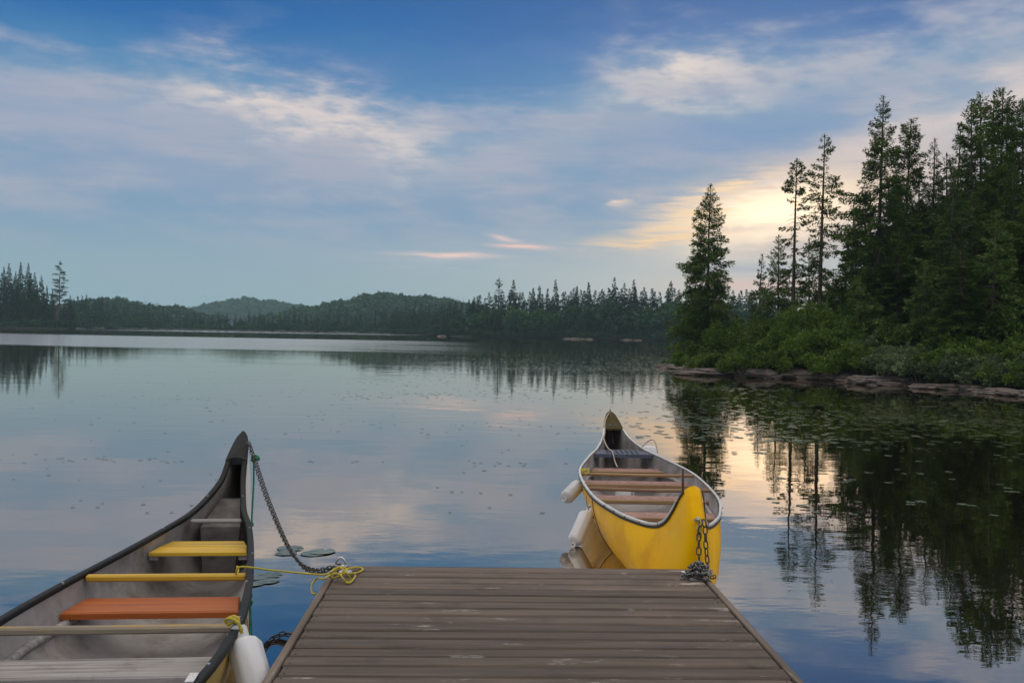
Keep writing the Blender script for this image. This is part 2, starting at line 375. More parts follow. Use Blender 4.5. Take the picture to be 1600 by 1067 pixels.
MAT['orange_seat'] = pmat('orange_painted_wood', (.30, .070, .009), (.40, .106, .013), 5, .5, (.2, 4, 4), .3, wear=(.22, .06, .025), wlo=.50, whi=.75, wscale=4)
MAT['grey_wood'] = pmat('bare_grey_wood', (.15, .14, .14), (.34, .32, .32), 6, .8, (.15, 5, 5), .8, wear=(.46, .44, .44), wlo=.52, whi=.70, wscale=5, grime=(.07, .058, .05), glo=.55, ghi=.75, bdist=.006)
MAT['fender'] = pmat('white_vinyl', (.56, .57, .61), (.68, .69, .73), 3, .45, bump=.05, wear=(.42, .39, .37), wlo=.55, whi=.78, wscale=6)
MAT['chain'] = pmat('dark_chain_steel', (.045, .043, .043), (.10, .095, .095), 30, .5, metal=.6)
MAT['chain_grey'] = pmat('galvanised_chain', (.14, .145, .15), (.28, .28, .29), 30, .45, metal=.7)
MAT['steel'] = pmat('bright_steel', (.5, .5, .52), (.7, .7, .72), 20, .3, metal=.9)
MAT['rope_yellow'] = pmat('yellow_rope', (.50, .40, .03), (.72, .60, .07), 90, .7, (1, 1, 1), .9, 160)
MAT['rope_green'] = pmat('green_rope', (.005, .14, .085), (.015, .30, .18), 90, .7, (1, 1, 1), .9, 160)
MAT['rope_pale'] = pmat('pale_rope', (.30, .25, .2), (.5, .43, .36), 90, .8, (1, 1, 1), .9, 160)
MAT['sticker'] = pmat('white_sticker', (.6, .6, .62), (.75, .75, .76), 40, .5, wear=(.2, .2, .22), wlo=.58, whi=.6, wscale=60)
MAT['pad'] = leaf_mat('lily_pad', (.055, .085, .045), (.12, .16, .08), (.17, .14, .08), trans=.03, rough=.2, zscale=.8, spec=.8)

def water_mat():
    m = bpy.data.materials.new('lake_water'); m.use_nodes = True; N = NT(m.node_tree)
    pos = N.n('ShaderNodeNewGeometry').outputs['Position']
    x, y, z = N.sep(pos)
    big, bigc = N.noise(N.v('MULTIPLY', pos, (.35, 1, 1)), .035, 3, .5)
    mid, _ = N.noise(N.v('MULTIPLY', pos, (.35, 1, 1)), .16, 3, .55)
    # breeze: long patches of fine ripple, strongest on the open water far out
    yw = N.m('ADD', y, N.m('MULTIPLY', N.m('SUBTRACT', big, .5), 60.0))
    f1 = N.m('MULTIPLY', N.m('MULTIPLY', N.rng(yw, 80, 96), N.rng(yw, 205, 175)), N.rng(N.m('ADD', x, N.m('MULTIPLY', N.m('SUBTRACT', mid, .5), 30.0)), 12, -30))
    f2 = N.m('MULTIPLY', N.m('MULTIPLY', N.rng(y, 300, 350), N.rng(x, -170, -130)), N.rng(x, -15, -45))
    far = N.m('MAXIMUM', f1, N.m('MULTIPLY', f2, .8))
    near = N.rng(mid, .44, .66)
    rough = N.m('ADD', N.m('MULTIPLY', far, .16), .006)
    h1, _ = N.noise(N.v('MULTIPLY', pos, (.55, 1, 1)), 1.1, 2, .5)
    h2, _ = N.noise(N.v('MULTIPLY', pos, (.45, 1, 1)), 4.2, 3, .55)
    h = N.m('ADD', N.m('MULTIPLY', h1, 1.0), N.m('MULTIPLY', h2, N.m('ADD', N.m('MULTIPLY', near, .45), .06)))
    bp = N.n('ShaderNodeBump'); bp.inputs['Strength'].default_value = 1.0; bp.inputs['Distance'].default_value = .0042
    N.put(bp.inputs['Height'], h)
    gl = N.n('ShaderNodeBsdfGlossy'); N.put(gl.inputs['Roughness'], rough); gl.inputs['Color'].default_value = (1, .915, .82, 1)
    N.put(gl.inputs['Normal'], bp.outputs[0])
    df = N.n('ShaderNodeBsdfDiffuse'); df.inputs[0].default_value = (.004, .003, .0025, 1)
    fr = N.n('ShaderNodeFresnel'); fr.inputs['IOR'].default_value = 1.45; N.put(fr.inputs['Normal'], bp.outputs[0])
    mx = N.n('ShaderNodeMixShader'); N.put(mx.inputs[0], N.m('MULTIPLY_ADD', fr.outputs[0], .56, .44))
    N.t.links.new(df.outputs[0], mx.inputs[1]); N.t.links.new(gl.outputs[0], mx.inputs[2])
    o = N.n('ShaderNodeOutputMaterial'); N.t.links.new(mx.outputs[0], o.inputs[0]); return m
MAT['water'] = water_mat()

# ------------------------------------------------------------------ lake
lake = MB().add([(-1500, -200, 0), (1500, -200, 0), (1500, 2300, 0), (-1500, 2300, 0)], [(0, 1, 2, 3)]).build('lake_water', MAT['water'])
tag(lake, 'calm lake mirroring the evening sky', None, None, 'structure')

# ------------------------------------------------------------------ land
def poly_sd(px, py, poly):                      # signed distance to a polygon, positive inside
    n = len(poly); best = np.full(px.shape, 1e9); ins = np.zeros(px.shape, bool)
    for i in range(n):
        ax, ay = poly[i]; bx, by = poly[(i + 1) % n]
        ex, ey = bx - ax, by - ay
        t = np.clip(((px - ax) * ex + (py - ay) * ey) / (ex * ex + ey * ey + 1e-12), 0, 1)
        best = np.minimum(best, np.hypot(px - ax - t * ex, py - ay - t * ey))
        c = ((ay > py) != (by > py)) & (px < (bx - ax) * (py - ay) / (by - ay + 1e-12) + ax)
        ins ^= c
    return np.where(ins, best, -best)
def wob(x, y, s, seed=0):
    return (np.sin(x * s + 1.3 * seed) * np.cos(y * s * 1.27 + seed) + .5 * np.sin(x * s * 2.3 + y * s * 1.7 + seed * 2.1) + .3 * np.cos(x * s * 4.1 - y * s * 5.3 + seed)) / 1.8
class Land:
    def __init__(s, poly, top, ramp, res, seed, bump):
        s.poly = poly; s.top, s.ramp, s.seed, s.bump, s.res = top, ramp, seed, bump, res
    def z(s, x, y):
        x = np.asarray(x, float); y = np.asarray(y, float)
        d = poly_sd(x, y, s.poly) + wob(x, y, .5 / s.res, s.seed) * s.res * .5
        return np.where(d < 0, -.5 + np.clip(d, -9, 0) * .02, 0) + np.where(d >= 0, -.5 + s.top * (1 - np.exp(-d / s.ramp)) + np.minimum(d / s.res * .3, .6), 0) + wob(x, y, .12 / s.res * 2, s.seed + 3) * s.bump * np.clip(d / s.ramp, 0, 1)
    def build(s, name, mat, label):
        xs = [p[0] for p in s.poly]; ys = [p[1] for p in s.poly]; r = s.res
        gx = np.arange(min(xs) - r * 2, max(xs) + r * 2, r); gy = np.arange(min(ys) - r * 2, max(ys) + r * 2, r)
        X, Y = np.meshgrid(gx, gy); Z = s.z(X, Y); nx, ny = len(gx), len(gy)
        i, j = np.meshgrid(np.arange(nx - 1), np.arange(ny - 1)); a = (j * nx + i).ravel()
        q = np.stack([a, a + 1, a + 1 + nx, a + nx], 1)
        keep = (Z.ravel()[q] > -.75).any(1)
        o = obj(name, fmesh(name, np.stack([X, Y, Z], -1), q[keep], mat, True)); tag(o, label, None, None, 'structure'); return o
def flat(px, py): p = P(px, py, 0); return (p.x, p.y)
near_poly = [flat(1047, 574), flat(1100, 584), flat(1165, 590), flat(1250, 592), flat(1320, 597), flat(1420, 604), flat(1500, 609), flat(1600, 616), flat(1750, 628),
             (34, 22), (60, 20), (70, 60), (64, 104), (36, 96), (22, 88), (13.5, 74)]
near_land = Land(near_poly, 1.5, 4.5, .8, 1, .25); near_land.build('shore_terrain', MAT['soil'], 'dark wooded ground of the near point')
def shore(px, Y): return (D(px, 520, Y).x, Y)
left_poly = [shore(-150, 345), shore(-60, 343), shore(0, 344), shore(60, 346), shore(116, 352), (-158, 378), (-190, 420), (-330, 430), (-360, 340)]
left_land = Land(left_poly, .8, 8, 4, 2, .2); left_land.build('headland_terrain', MAT['shore_far'], 'low green ground of the headland')
mid_poly = [shore(672, 318), shore(760, 312), shore(850, 306), shore(940, 300), shore(1040, 296), shore(1150, 292), (110, 290), (240, 330), (260, 460), (60, 450), (-10, 400)]
mid_land = Land(mid_poly, 1.0, 12, 4, 3, .3); mid_land.build('far_point_terrain', MAT['shore_far'], 'low rocky ground of the far point')
far_poly = [(-430, 430), shore(-60, 432), shore(100, 436), shore(230, 438), shore(330, 434), shore(450, 438), shore(560, 436), shore(640, 412), shore(700, 410), (30, 470), (160, 520), (200, 700), (-420, 700), (-430, 480)]
far_land = Land(far_poly, .8, 25, 7, 4, .3); far_land.build('far_shore_terrain', MAT['shore_far'], 'forested ground along the far shore')

# ------------------------------------------------------------------ foliage generators
def kites(base, d, L, w, hint):
    d = d / (np.linalg.norm(d, axis=1, keepdims=True) + 1e-9)
    s = np.cross(d, hint); s /= (np.linalg.norm(s, axis=1, keepdims=True) + 1e-9)
    mid = base + d * (L * .45)[:, None]
    v = np.stack([base, mid + s * w[:, None], base + d * L[:, None], mid - s * w[:, None]], 1)
    return v
def kmesh(name, vs, mat):
    v = np.concatenate(vs).reshape(-1, 3); n = len(v) // 4
    return fmesh(name, v, np.arange(n * 4).reshape(n, 4), mat)
def spruce(seed, H, RR, hb=.05, step=.2, nb=(4, 7), tw=.027, kl=.22, kw=.032, prof=.8, gap=.12, droop=.35, env=.28, tuft=0, mat='needles', bare=None, lean=0.0):
    """returns (crown mesh, trunk mesh)"""
    g = np.random.default_rng(seed); out = []; stubs = []
    ph = g.uniform(0, 6.28, 6); z = hb * H
    lx, ly = g.normal(0, .012, 2) * H * (1 + lean)
    axis = lambda t: np.array([lx * t * t + .04 * math.sin(t * 5 + ph[0]), ly * t * t + .04 * math.sin(t * 4 + ph[1]), 0])
    while z < H - .08:
        t = (H - z) / H
        e = 1 + env * (math.sin(z * 2.1 + ph[0]) * .5 + math.sin(z * 4.7 + ph[1]) * .3 + math.sin(z * .9 + ph[2]) * .45)
        n = int(g.integers(nb[0], nb[1])) if t > .06 else 4
        skip = gap
        if bare is not None and bare[0] < z / H < bare[1]: skip = bare[2]
        for k in range(n):
            if g.random() < skip: continue
            az = g.uniform(0, 2 * PI); zb = z + g.uniform(-.5, .5) * step
            lob = 1 + .22 * math.sin(az * 2 + ph[3] + z * .8) + .15 * math.sin(az * 3 + ph[4] - z * 1.7)
            L = RR * (t ** prof) * e * lob * g.uniform(.55, 1.12)
            if t > .9: L *= 1 - (t - .9) * 2.5
            if tuft and t < .22: L = RR * tuft * (.35 + t * 3.2) * g.uniform(.6, 1.1) if t > .03 else .15
            if bare is not None and bare[0] < z / H < bare[1]: L *= g.uniform(.35, 1.0)
            L = max(L, .10)
            a0 = (.75 - 1.25 * min(1, t * 1.5)) + g.normal(0, .14)
            h = np.array([math.cos(az), math.sin(az), 0]); sd = np.array([-h[1], h[0], 0])
            m = max(5, int(L / tw * 1.9)); s = np.sqrt(g.uniform(.03, 1.0, m)); s[:2] = 1.0
            zz = L * (np.sin(a0) * s - droop * s * s * .6 + droop * .55 * s ** 3)
            c = axis(1 - t)
            base = c + np.array([0, 0, zb]) + h * (L * s * np.cos(a0 * .6))[:, None] + np.array([0, 0, 1.0]) * zz[:, None]
            side = g.choice([-1.0, 1.0], m) * g.uniform(.25, 1.25, m); side[:2] = g.normal(0, .2, 2)
            spread = (1 - s * .55) * np.minimum(1, L * .45)
            base = base + sd * (side * spread * .28)[:, None] + g.normal(0, .03, (m, 3)) - np.array([0, 0, 1.0]) * (g.random(m) ** 2 * min(.32, L * .22))[:, None]
            d = h * g.uniform(.55, 1.0, m)[:, None] + sd * side[:, None] * .8 + np.array([0, 0, 1.0]) * g.normal(-.30 + (.6 if t < .08 else 0), .38, m)[:, None]
            LL = kl * g.uniform(.6, 1.25, m) * min(1, .32 + 1.5 * L / RR)
            hint = np.array([0, 0, 1.0]) + g.normal(0, .55, (m, 3))
            out.append(kites(base, d, LL, kw * g.uniform(.7, 1.4, m) * (LL / kl + .15), hint))
            if L > .5 and (g.random() < .5 or skip > .3):
                stubs.append((c + np.array([0, 0, zb]), c + np.array([0, 0, zb + L * (math.sin(a0) - droop * .15) * .8]) + h * L * .8 * math.cos(a0 * .6), .012 + .006 * L))
        if bare is not None and bare[0] < z / H < bare[1]:
            for k in range(3):
                az = g.uniform(0, 6.28); L = g.uniform(.2, .8) * RR * .8
                stubs.append((axis(1 - t) + np.array([0, 0, z]), axis(1 - t) + np.array([math.cos(az) * L, math.sin(az) * L, z - L * .3]), .012))
        z += step * g.uniform(.65, 1.35) * (1 if t > .1 else .6)
    c = axis(1)
    tip = np.array([[c[0], c[1], H - .3 * min(1, RR)]] * 3); out.append(kites(tip, np.array([[.1, 0, 1], [-.06, .08, 1], [0, -.1, 1.]]), np.array([.42, .3, .34]) * max(1, kl), np.array([.04, .05, .05]) * max(1, kw * 12), g.normal(0, 1, (3, 3))))
    tr = MB(); r0 = .011 * H + .02
    pts = [tuple(axis(q) + np.array([0, 0, -0.6 + q * (H + .45)])) for q in np.linspace(0, 1, 9)]
    tr.tube(pts, [r0 * (1.25 if i == 0 else 1) * (1 - i / 8.6) + .01 for i in range(9)], 7)
    for a, b, r in stubs: tr.tube([a, (np.array(a) + b) / 2 + np.array([0, 0, .03]), b], [r, r * .7, r * .3], 3, False)
    return kmesh('crown', out, MAT[mat]), tr.mesh('trunk', MAT['bark'])
def pine(seed, H, RR, mat='needles_far', k=1.0):
    g = np.random.default_rng(seed); out = []; tr = MB()
    tr.tube([(0, 0, -.6), (.05, 0, H * .5), (0, .05, H)], [.26, .17, .04], 7)
    z = H * .22
    while z < H * .985:
        t = (H - z) / (H * .78)
        for b in range(int(g.integers(3, 6))):
            az = g.uniform(0, 6.28); L = RR * (.10 + .9 * t ** .75 if t < .75 else 1.0 - (t - .75)) * g.uniform(.55, 1.1)
            zz = z + g.uniform(-.2, .2)
            h = np.array([math.cos(az), math.sin(az), 0]); e = np.array([0, 0, zz]) + h * L + np.array([0, 0, L * g.uniform(.02, .22)])
            tr.tube([(0, 0, zz - .15), tuple((np.array([0, 0, zz]) + e) / 2 - np.array([0, 0, .08])), tuple(e)], [.06, .045, .015], 3, False)
            m = int(max(10, 15 * L) * k); s = g.uniform(.2, 1.05, m) ** .7
            base = np.array([0, 0, zz]) * (1 - s)[:, None] + e * s[:, None] + g.normal(0, .22, (m, 3)) * np.array([1, 1, .35])
            d = h + g.normal(0, .6, (m, 3)) + np.array([0, 0, .35])
            out.append(kites(base, d, g.uniform(.4, .8, m), g.uniform(.06, .12, m), np.array([0, 0, 1.]) + g.normal(0, .5, (m, 3))))
        z += H * .042 * g.uniform(.7, 1.3)
    out.append(kites(np.array([[0, .05, H - .5]] * 4), g.normal(0, .3, (4, 3)) + np.array([0, 0, 1.]), np.full(4, .9), np.full(4, .1), g.normal(0, 1, (4, 3))))
    return kmesh('crown', out, MAT[mat]), tr.mesh('trunk', MAT['bark'])
def leafy(seed, size, n_cl, per, leaf, mat, stems=5, flat_=.55):
    """bush or broadleaf crown: leaf clumps through an uneven volume"""
    g = np.random.default_rng(seed); out = []; tr = MB(); sx, sy, sz = size
    for i in range(n_cl):
        u = g.normal(0, 1, 3); u /= np.linalg.norm(u); u[2] = abs(u[2]) * 1.0 - .15
        r = g.uniform(.35, 1.0) ** .6
        c = np.array([u[0] * sx * r, u[1] * sy * r, sz * .42 + u[2] * sz * .52 * r])
        rad = g.uniform(.16, .34) * (sx + sz) * .5
        m = int(per * g.uniform(.6, 1.4)); q = g.normal(0, 1, (m, 3)); q /= np.linalg.norm(q, axis=1, keepdims=True)
        q *= (g.uniform(.2, 1.0, m) ** .5 * rad)[:, None]; q[:, 2] *= .75
        base = c + q; base[:, 2] = np.maximum(base[:, 2], .02)
        d = q / rad + g.normal(0, .6, (m, 3)) + np.array([0, 0, .25])
        L = leaf * g.uniform(.6, 1.4, m); out.append(kites(base, d, L, L * g.uniform(.22, .4, m), g.normal(0, .7, (m, 3)) + np.array([0, 0, 1.])))
        if i < stems: tr.tube([(c[0] * .2, c[1] * .2, -.4), tuple(c * np.array([.7, .7, .6])), tuple(c)], [.03 * sz ** .5, .02 * sz ** .5, .006], 4, False)
        if i % 3 == 0:                              # a few leaders standing out of the outline
            m = int(per * .3); s = g.uniform(0, 1, m); top = c + np.array([g.normal(0, .12), g.normal(0, .12), rad * g.uniform(1.0, 1.9)])
            base = c * (1 - s)[:, None] + top * s[:, None] + g.normal(0, .04, (m, 3)); L = leaf * g.uniform(.6, 1.2, m)
            out.append(kites(base, g.normal(0, .7, (m, 3)) + np.array([0, 0, .6]), L, L * .3, g.normal(0, 1, (m, 3))))
    return kmesh('foliage', out, MAT[mat]), tr.mesh('stem', MAT['bark'])
def put_tree(name, meshes, loc, label, cat, group=None, rz=0.0, sc=1.0, parts=('crown', 'trunk')):
    e = empty(name, loc, label, cat, group, rz); e.scale = (sc,) * 3 if not hasattr(sc, '__len__') else sc
    for p, me in zip(parts, meshes): obj(p, me, e)
    return e

# ------------------------------------------------------------------ trees of the near point, right
def prof_y0(prof, x): return float(np.interp(x, [p[0] for p in prof], [p[1] for p in prof]))
def base_at(px, Y, land):
    p = D(px, 540, Y); return Vector((p.x, Y, float(land.z(p.x, Y))))
def top_h(px, py, Y, z0): return D(px, py, Y).z - z0
def near_tree(px, py, Y, RR, label, group=None, seed=0, **kw):
    b = base_at(px, Y, near_land); H = top_h(px, py, Y, b.z)
    kw.setdefault('step', .2)
    return put_tree('spruce_tree', spruce(seed, H, RR, **kw), b, label, 'tree', group, rz=seed * 1.7)
near_tree(1104, 288, 66.5, 2.9, 'dense spruce standing alone at the tip of the rocky point', seed=11, prof=.76, hb=.03, gap=.02, env=.26, nb=(7, 10), step=.17)
near_tree(1185, 397, 86, 1.7, 'small slim spruce set back in the gap beside the lone spruce', seed=12, prof=.8, nb=(5, 7), gap=.05)
near_tree(1216, 366, 73, 2.1, 'short bushy spruce at the foot of the nearly bare one', seed=13, prof=.7, gap=.06, nb=(5, 8))
near_tree(1238, 249, 63, 1.15, 'thin nearly bare spruce with a tufted top', seed=14, prof=.35, tuft=.75, bare=(.12, .80, .72), gap=.1, nb=(4, 6), step=.24)
near_tree(1281, 209, 61, 2.15, 'tall open spruce with ragged see-through branches', seed=65, prof=.62, gap=.16, env=.34, nb=(4, 6), step=.24, bare=(.30, .55, .3))
near_tree(1262, 372, 66, 1.9, 'low dark spruce filling in behind the ragged open one', seed=16, prof=.7, gap=.1)
near_tree(1331, 318, 60, 1.35, 'slender spruce leaning at the left edge of the dense stand', seed=17, prof=.6, gap=.1)
near_tree(1371, 149, 58, 3.35, 'broad pointed spruce at the front of the dense stand, taller than its neighbours', seed=18, prof=0.80, gap=.04, nb=(6, 9), step=.19, env=.2)
near_tree(1412, 186, 61, 2.81, 'spruce with a blunt top beside the broad pointed one', seed=19, prof=0.72, gap=.05, nb=(6, 8), tuft=.42)
near_tree(1450, 216, 62, 2.68, 'spruce whose thin tip dips between taller tops', seed=20, prof=0.79, gap=.06, nb=(5, 8))
near_tree(1476, 238, 58, 2.32, 'dark spruce lowest along the skyline of the stand', seed=21, prof=0.79, gap=.06, nb=(5, 8))
near_tree(1489, 202, 60, 2.07, 'narrow spruce with clubbed tip in mid stand', seed=22, prof=0.74, gap=.08, tuft=.35)
near_tree(1515, 158, 56, 1.83, 'ragged spruce, first of the cluster of highest tops', seed=23, prof=0.64, gap=.16, tuft=.5, env=.35)
near_tree(1529, 146, 58, 1.95, 'spruce with knobbly top in the cluster of highest tops', seed=24, prof=0.64, gap=.15, tuft=.5)
near_tree(1545, 149, 55, 1.46, 'thin half-bare spruce in the cluster of highest tops', seed=25, prof=0.64, gap=.3, bare=(.4, .85, .5), tuft=.5)
near_tree(1556, 138, 54, 2.20, 'topmost spruce of the stand with a grey trunk showing', seed=26, prof=0.64, gap=.16, tuft=.45, env=.35)
near_tree(1568, 163, 57, 1.95, 'slightly lower spruce crowded against the topmost one', seed=27, prof=0.69, gap=.12, tuft=.4)
near_tree(1594, 154, 53, 2.44, 'spruce at the picture edge with a ragged heavy crown', seed=28, prof=0.64, gap=.12, tuft=.5)
near_tree(1484, 262, 50, 2.2, 'bright green young spruce in front of the dark stand', seed=29, prof=0.89, gap=.04, nb=(6, 8), mat='needles_lush')
near_tree(1345, 432, 52, 2.1, 'fresh green fir low at the foot of the broad spruce', seed=30, prof=0.84, gap=.04, nb=(6, 8), mat='needles_lush')
near_tree(1442, 408, 48, 1.7, 'young green fir behind the willow thicket', seed=31, prof=0.89, gap=.04, nb=(6, 8), mat='needles_lush')
near_tree(1550, 330, 46, 2.2, 'spreading green spruce hanging over the shore bushes', seed=32, prof=0.84, gap=.1, nb=(5, 8), mat='needles_lush')
g_ = random.Random(5); FILL_AT = []
for i, (px, py, Y) in enumerate([(1350, 300, 72), (1392, 262, 66), (1432, 260, 70), (1460, 270, 74), (1500, 240, 70), (1538, 220, 66), (1575, 210, 64), (1400, 360, 55), (1468, 350, 54),
                                 (1520, 300, 52), (1582, 260, 50), (1610, 240, 48), (1640, 170, 52), (1680, 150, 54), (1655, 260, 46), (1720, 190, 50), (1320, 400, 68), (1380, 400, 56), (1300, 420, 74), (1505, 390, 46)]):
    FILL_AT.append((px, py, Y))
FILL = [spruce(40 + i, 15, rr, prof=.74, gap=.03, step=.24, nb=(6, 8), kl=.27, kw=.042, tw=.036) for i, rr in enumerate((2.3, 2.7, 2.1, 2.9, 2.5))]
for k in range(16): FILL_AT.append((g_.uniform(1390, 1640), g_.uniform(265, 380), g_.uniform(56, 70)))
for i, (px, py, Y) in enumerate(FILL_AT):
    b = base_at(px, Y, near_land); sc = top_h(px, py, Y, b.z) / 15
    put_tree('spruce_tree', FILL[i % 5], b, 'dark spruce crowded inside the dense stand on the near point', 'tree', 'spruces packed inside the near stand', rz=i * 1.9, sc=(max(.85, sc), max(.85, sc), sc))

# ------------------------------------------------------------------ shore bushes of the near point
bushes = [(1112, 534, 62.5, 1.5, 'leaves'), (1140, 516, 63, 1.7, 'leaves'), (1172, 500, 63, 1.8, 'leaves'), (1205, 505, 59, 1.7, 'leaves'), (1192, 535, 55.5, 1.3, 'leaves'), (1232, 512, 54.5, 1.5, 'leaves'),
          (1262, 486, 56, 1.9, 'leaves'), (1300, 478, 56, 1.9, 'leaves'), (1278, 520, 52.5, 1.6, 'leaves'), (1316, 506, 52, 1.7, 'leaves'), (1350, 492, 52, 1.6, 'needles_lush'), (1340, 540, 49.2, 1.2, 'leaves'),
          (1380, 520, 50, 1.4, 'leaves_grey'), (1398, 548, 47.2, 1.35, 'leaves_grey'), (1428, 540, 47, 1.3, 'leaves_grey'), (1455, 560, 45.2, 1.1, 'leaves_grey'), (1420, 500, 49, 1.7, 'leaves'), (1480, 545, 45.4, 1.4, 'leaves'),
          (1510, 520, 45, 1.6, 'leaves'), (1500, 565, 43.2, 1.0, 'leaves_grey'), (1545, 535, 43.6, 1.3, 'leaves'), (1540, 568, 42, 1.0, 'leaves_grey'), (1578, 560, 41.6, 1.1, 'leaves_grey'), (1600, 540, 42.4, 1.4, 'leaves'),
          (1625, 565, 40.4, 1.1, 'leaves_grey'), (1560, 500, 46, 1.9, 'leaves'), (1470, 490, 50, 1.8, 'leaves'), (1660, 560, 39.6, 1.2, 'leaves'), (1085, 545, 64.5, 1.1, 'leaves'), (1245, 540, 52.4, 1.0, 'leaves')]
rb0 = random.Random(8)
for i, (px, py, Y, r, mk) in enumerate(bushes):
    b = base_at(px, Y, near_land); b.z = max(b.z, .05); h = max(.7, top_h(px, py, Y, b.z))
    lab = {'leaves': 'leafy green shrub among the bushes along the rocky near shore', 'leaves_grey': 'pale grey-green willow shrub low along the near shore', 'needles_lush': 'dense green shrub beneath the broad pointed spruce'}[mk]
    put_tree('shore_bush', leafy(200 + i, (r * 1.1, r, h * rb0.uniform(.85, 1.2)), 22, 190, .15, mk), b, lab, 'bush', None if mk == 'needles_lush' else 'bushes along the near shore', rz=i, parts=('foliage', 'stem'))
wl = [(1047, 574), (1100, 584), (1165, 590), (1250, 592), (1320, 597), (1420, 604), (1500, 609), (1600, 616), (1750, 628)]
rb = random.Random(31)
for i in range(27):
    px = 1088 + i * 20.5 + rb.uniform(-6, 6); Y = P(px, prof_y0(wl, px), 0).y + rb.uniform(.7, 1.7)
    b = base_at(px, Y, near_land); b.z = max(b.z, .1); mk = 'leaves_grey' if 1370 < px < 1440 or (px > 1440 and i % 2) else 'leaves'
    h = rb.uniform(.75, 1.5) * (.7 if px < 1150 else 1); r = rb.uniform(.8, 1.25)
    put_tree('shore_bush', leafy(400 + i, (r, r * .9, h), 20, 150, .12, mk), b, 'low shrub overhanging the granite at the near waterline' if mk == 'leaves' else 'pale grey-green willow shrub low along the near shore', 'bush', 'bushes along the near shore', rz=i, parts=('foliage', 'stem'))
# grass fringe: uncountable blades between rocks and bushes
def grass_fringe():
    g = np.random.default_rng(9); n = 5200
    pts = [Vector(flat(a, b)) for a, b in ((1060, 575.5), (1100, 580), (1165, 586), (1250, 588), (1320, 592), (1420, 599), (1500, 604), (1600, 611), (1680, 617))]
    k = g.integers(0, len(pts) - 1, n); t = g.random(n)
    a = np.array([[p.x, p.y] for p in pts]); xy = a[k] * (1 - t)[:, None] + a[k + 1] * t[:, None] + np.array([.35, 1.5]) * g.uniform(.1, 2.2, n)[:, None]
    z = near_land.z(xy[:, 0], xy[:, 1]); ok = z > -.1; xy = xy[ok]; z = z[ok]; n = len(z)
    base = np.column_stack([xy, z]); d = g.normal(0, .4, (n, 3)) + np.array([0, 0, 1.])
    L = g.uniform(.25, .7, n); o = obj('shore_grass', kmesh('shore_grass', [kites(base, d, L, np.full(n, .018), g.normal(0, 1, (n, 3)))], MAT['grass']))
    tag(o, 'yellow-green grass between shore rocks and bushes', 'grass', None, 'stuff')
grass_fringe()

# ------------------------------------------------------------------ rocks
def rock_mesh(seed, sx, sy, sz, sub=5, rough=.4):
    import bmesh
    bm = bmesh.new(); bmesh.ops.create_icosphere(bm, subdivisions=sub, radius=1.0)
    off = Vector((seed * 7.3, seed * 3.1, seed * 1.7))
    for v in bm.verts:
        p = v.co.copy()
        p = Vector([math.copysign(abs(c) ** .8, c) for c in p])
        q = Vector((p.x * max(1, sx / sy), p.y, p.z * 1.2))
        n = mnoise.fractal(q * 1.1 + off, 1, 2, 4); c = mnoise.noise(q * 3.1 + off * 1.3)
        d, _p = mnoise.voronoi(q * 1.25 + off)
        crack = max(0, .10 - (d[1] - d[0])) * 2.2
        led = .03 * math.sin(p.z * 7 + n * 4)
        k = 1 + rough * n * .75 - crack + .06 * c + led
        v.co = Vector((p.x * sx * k, p.y * sy * k, p.z * sz * k))
    me = bpy.data.meshes.new('rock'); bm.to_mesh(me); bm.free()
    me.polygons.foreach_set('use_smooth', [True] * len(me.polygons)); me.materials.append(MAT['granite']); me.update(); return me
def rock(px0, px1, pytop, pyw, depth, label, seed, name='shore_rock', group=None, sub=5):
    a, b = P(px0, pyw, 0), P(px1, pyw, 0); c = (a + b) / 2; Y = c.y
    h = max(.12, D((px0 + px1) / 2, pytop, Y + depth * .5).z * (.58 if depth > .95 else 1))
    o = obj(name, rock_mesh(seed, (b - a).length * .56, depth, h * 1.0, sub)); o.location = (c.x, c.y + depth * .75, h * .02)
    o.rotation_euler = (0, 0, math.atan2(b.y - a.y, b.x - a.x) * .6)
    tag(o, label, 'rock', group); return o
rock(1044, 1085, 566, 577, 2.2, 'low dark granite ledge at the very tip of the point', 1)
rock(1066, 1168, 571, 587, 2.0, 'long flat grey granite slab sloping into the water below the lone spruce', 2)
rock(1160, 1182, 568, 588, 1.4, 'small pale boulder wedged between slab and rounded rock', 3)
rock(1172, 1252, 567, 591, 1.7, 'rounded pink granite rock beside the dark cleft', 4)
rock(1254, 1312, 568, 593, 1.6, 'blocky pink granite rock on the far side of the dark cleft', 5)
rock(1300, 1372, 573, 596, 1.6, 'smooth brown granite rock in the middle of the shoreline', 6)
rock(1350, 1432, 580, 602, 1.5, 'long tapering granite ledge below the grey willow shrubs', 7)
rock(1425, 1462, 590, 604, 1.0, 'small dark flat rock after the tapering ledge', 8)
rock(1452, 1524, 594, 609, 1.1, 'thin pinkish slab awash at the waterline', 9)
rock(1518, 1562, 597, 612, 1.0, 'weathered low rock under overhanging shore bushes', 10)
rock(1552, 1620, 602, 617, 1.1, 'low reddish slab at the picture edge', 11)
rock(1610, 1690, 604, 622, 1.2, 'broad low shore rock beyond the reddish slab', 12)

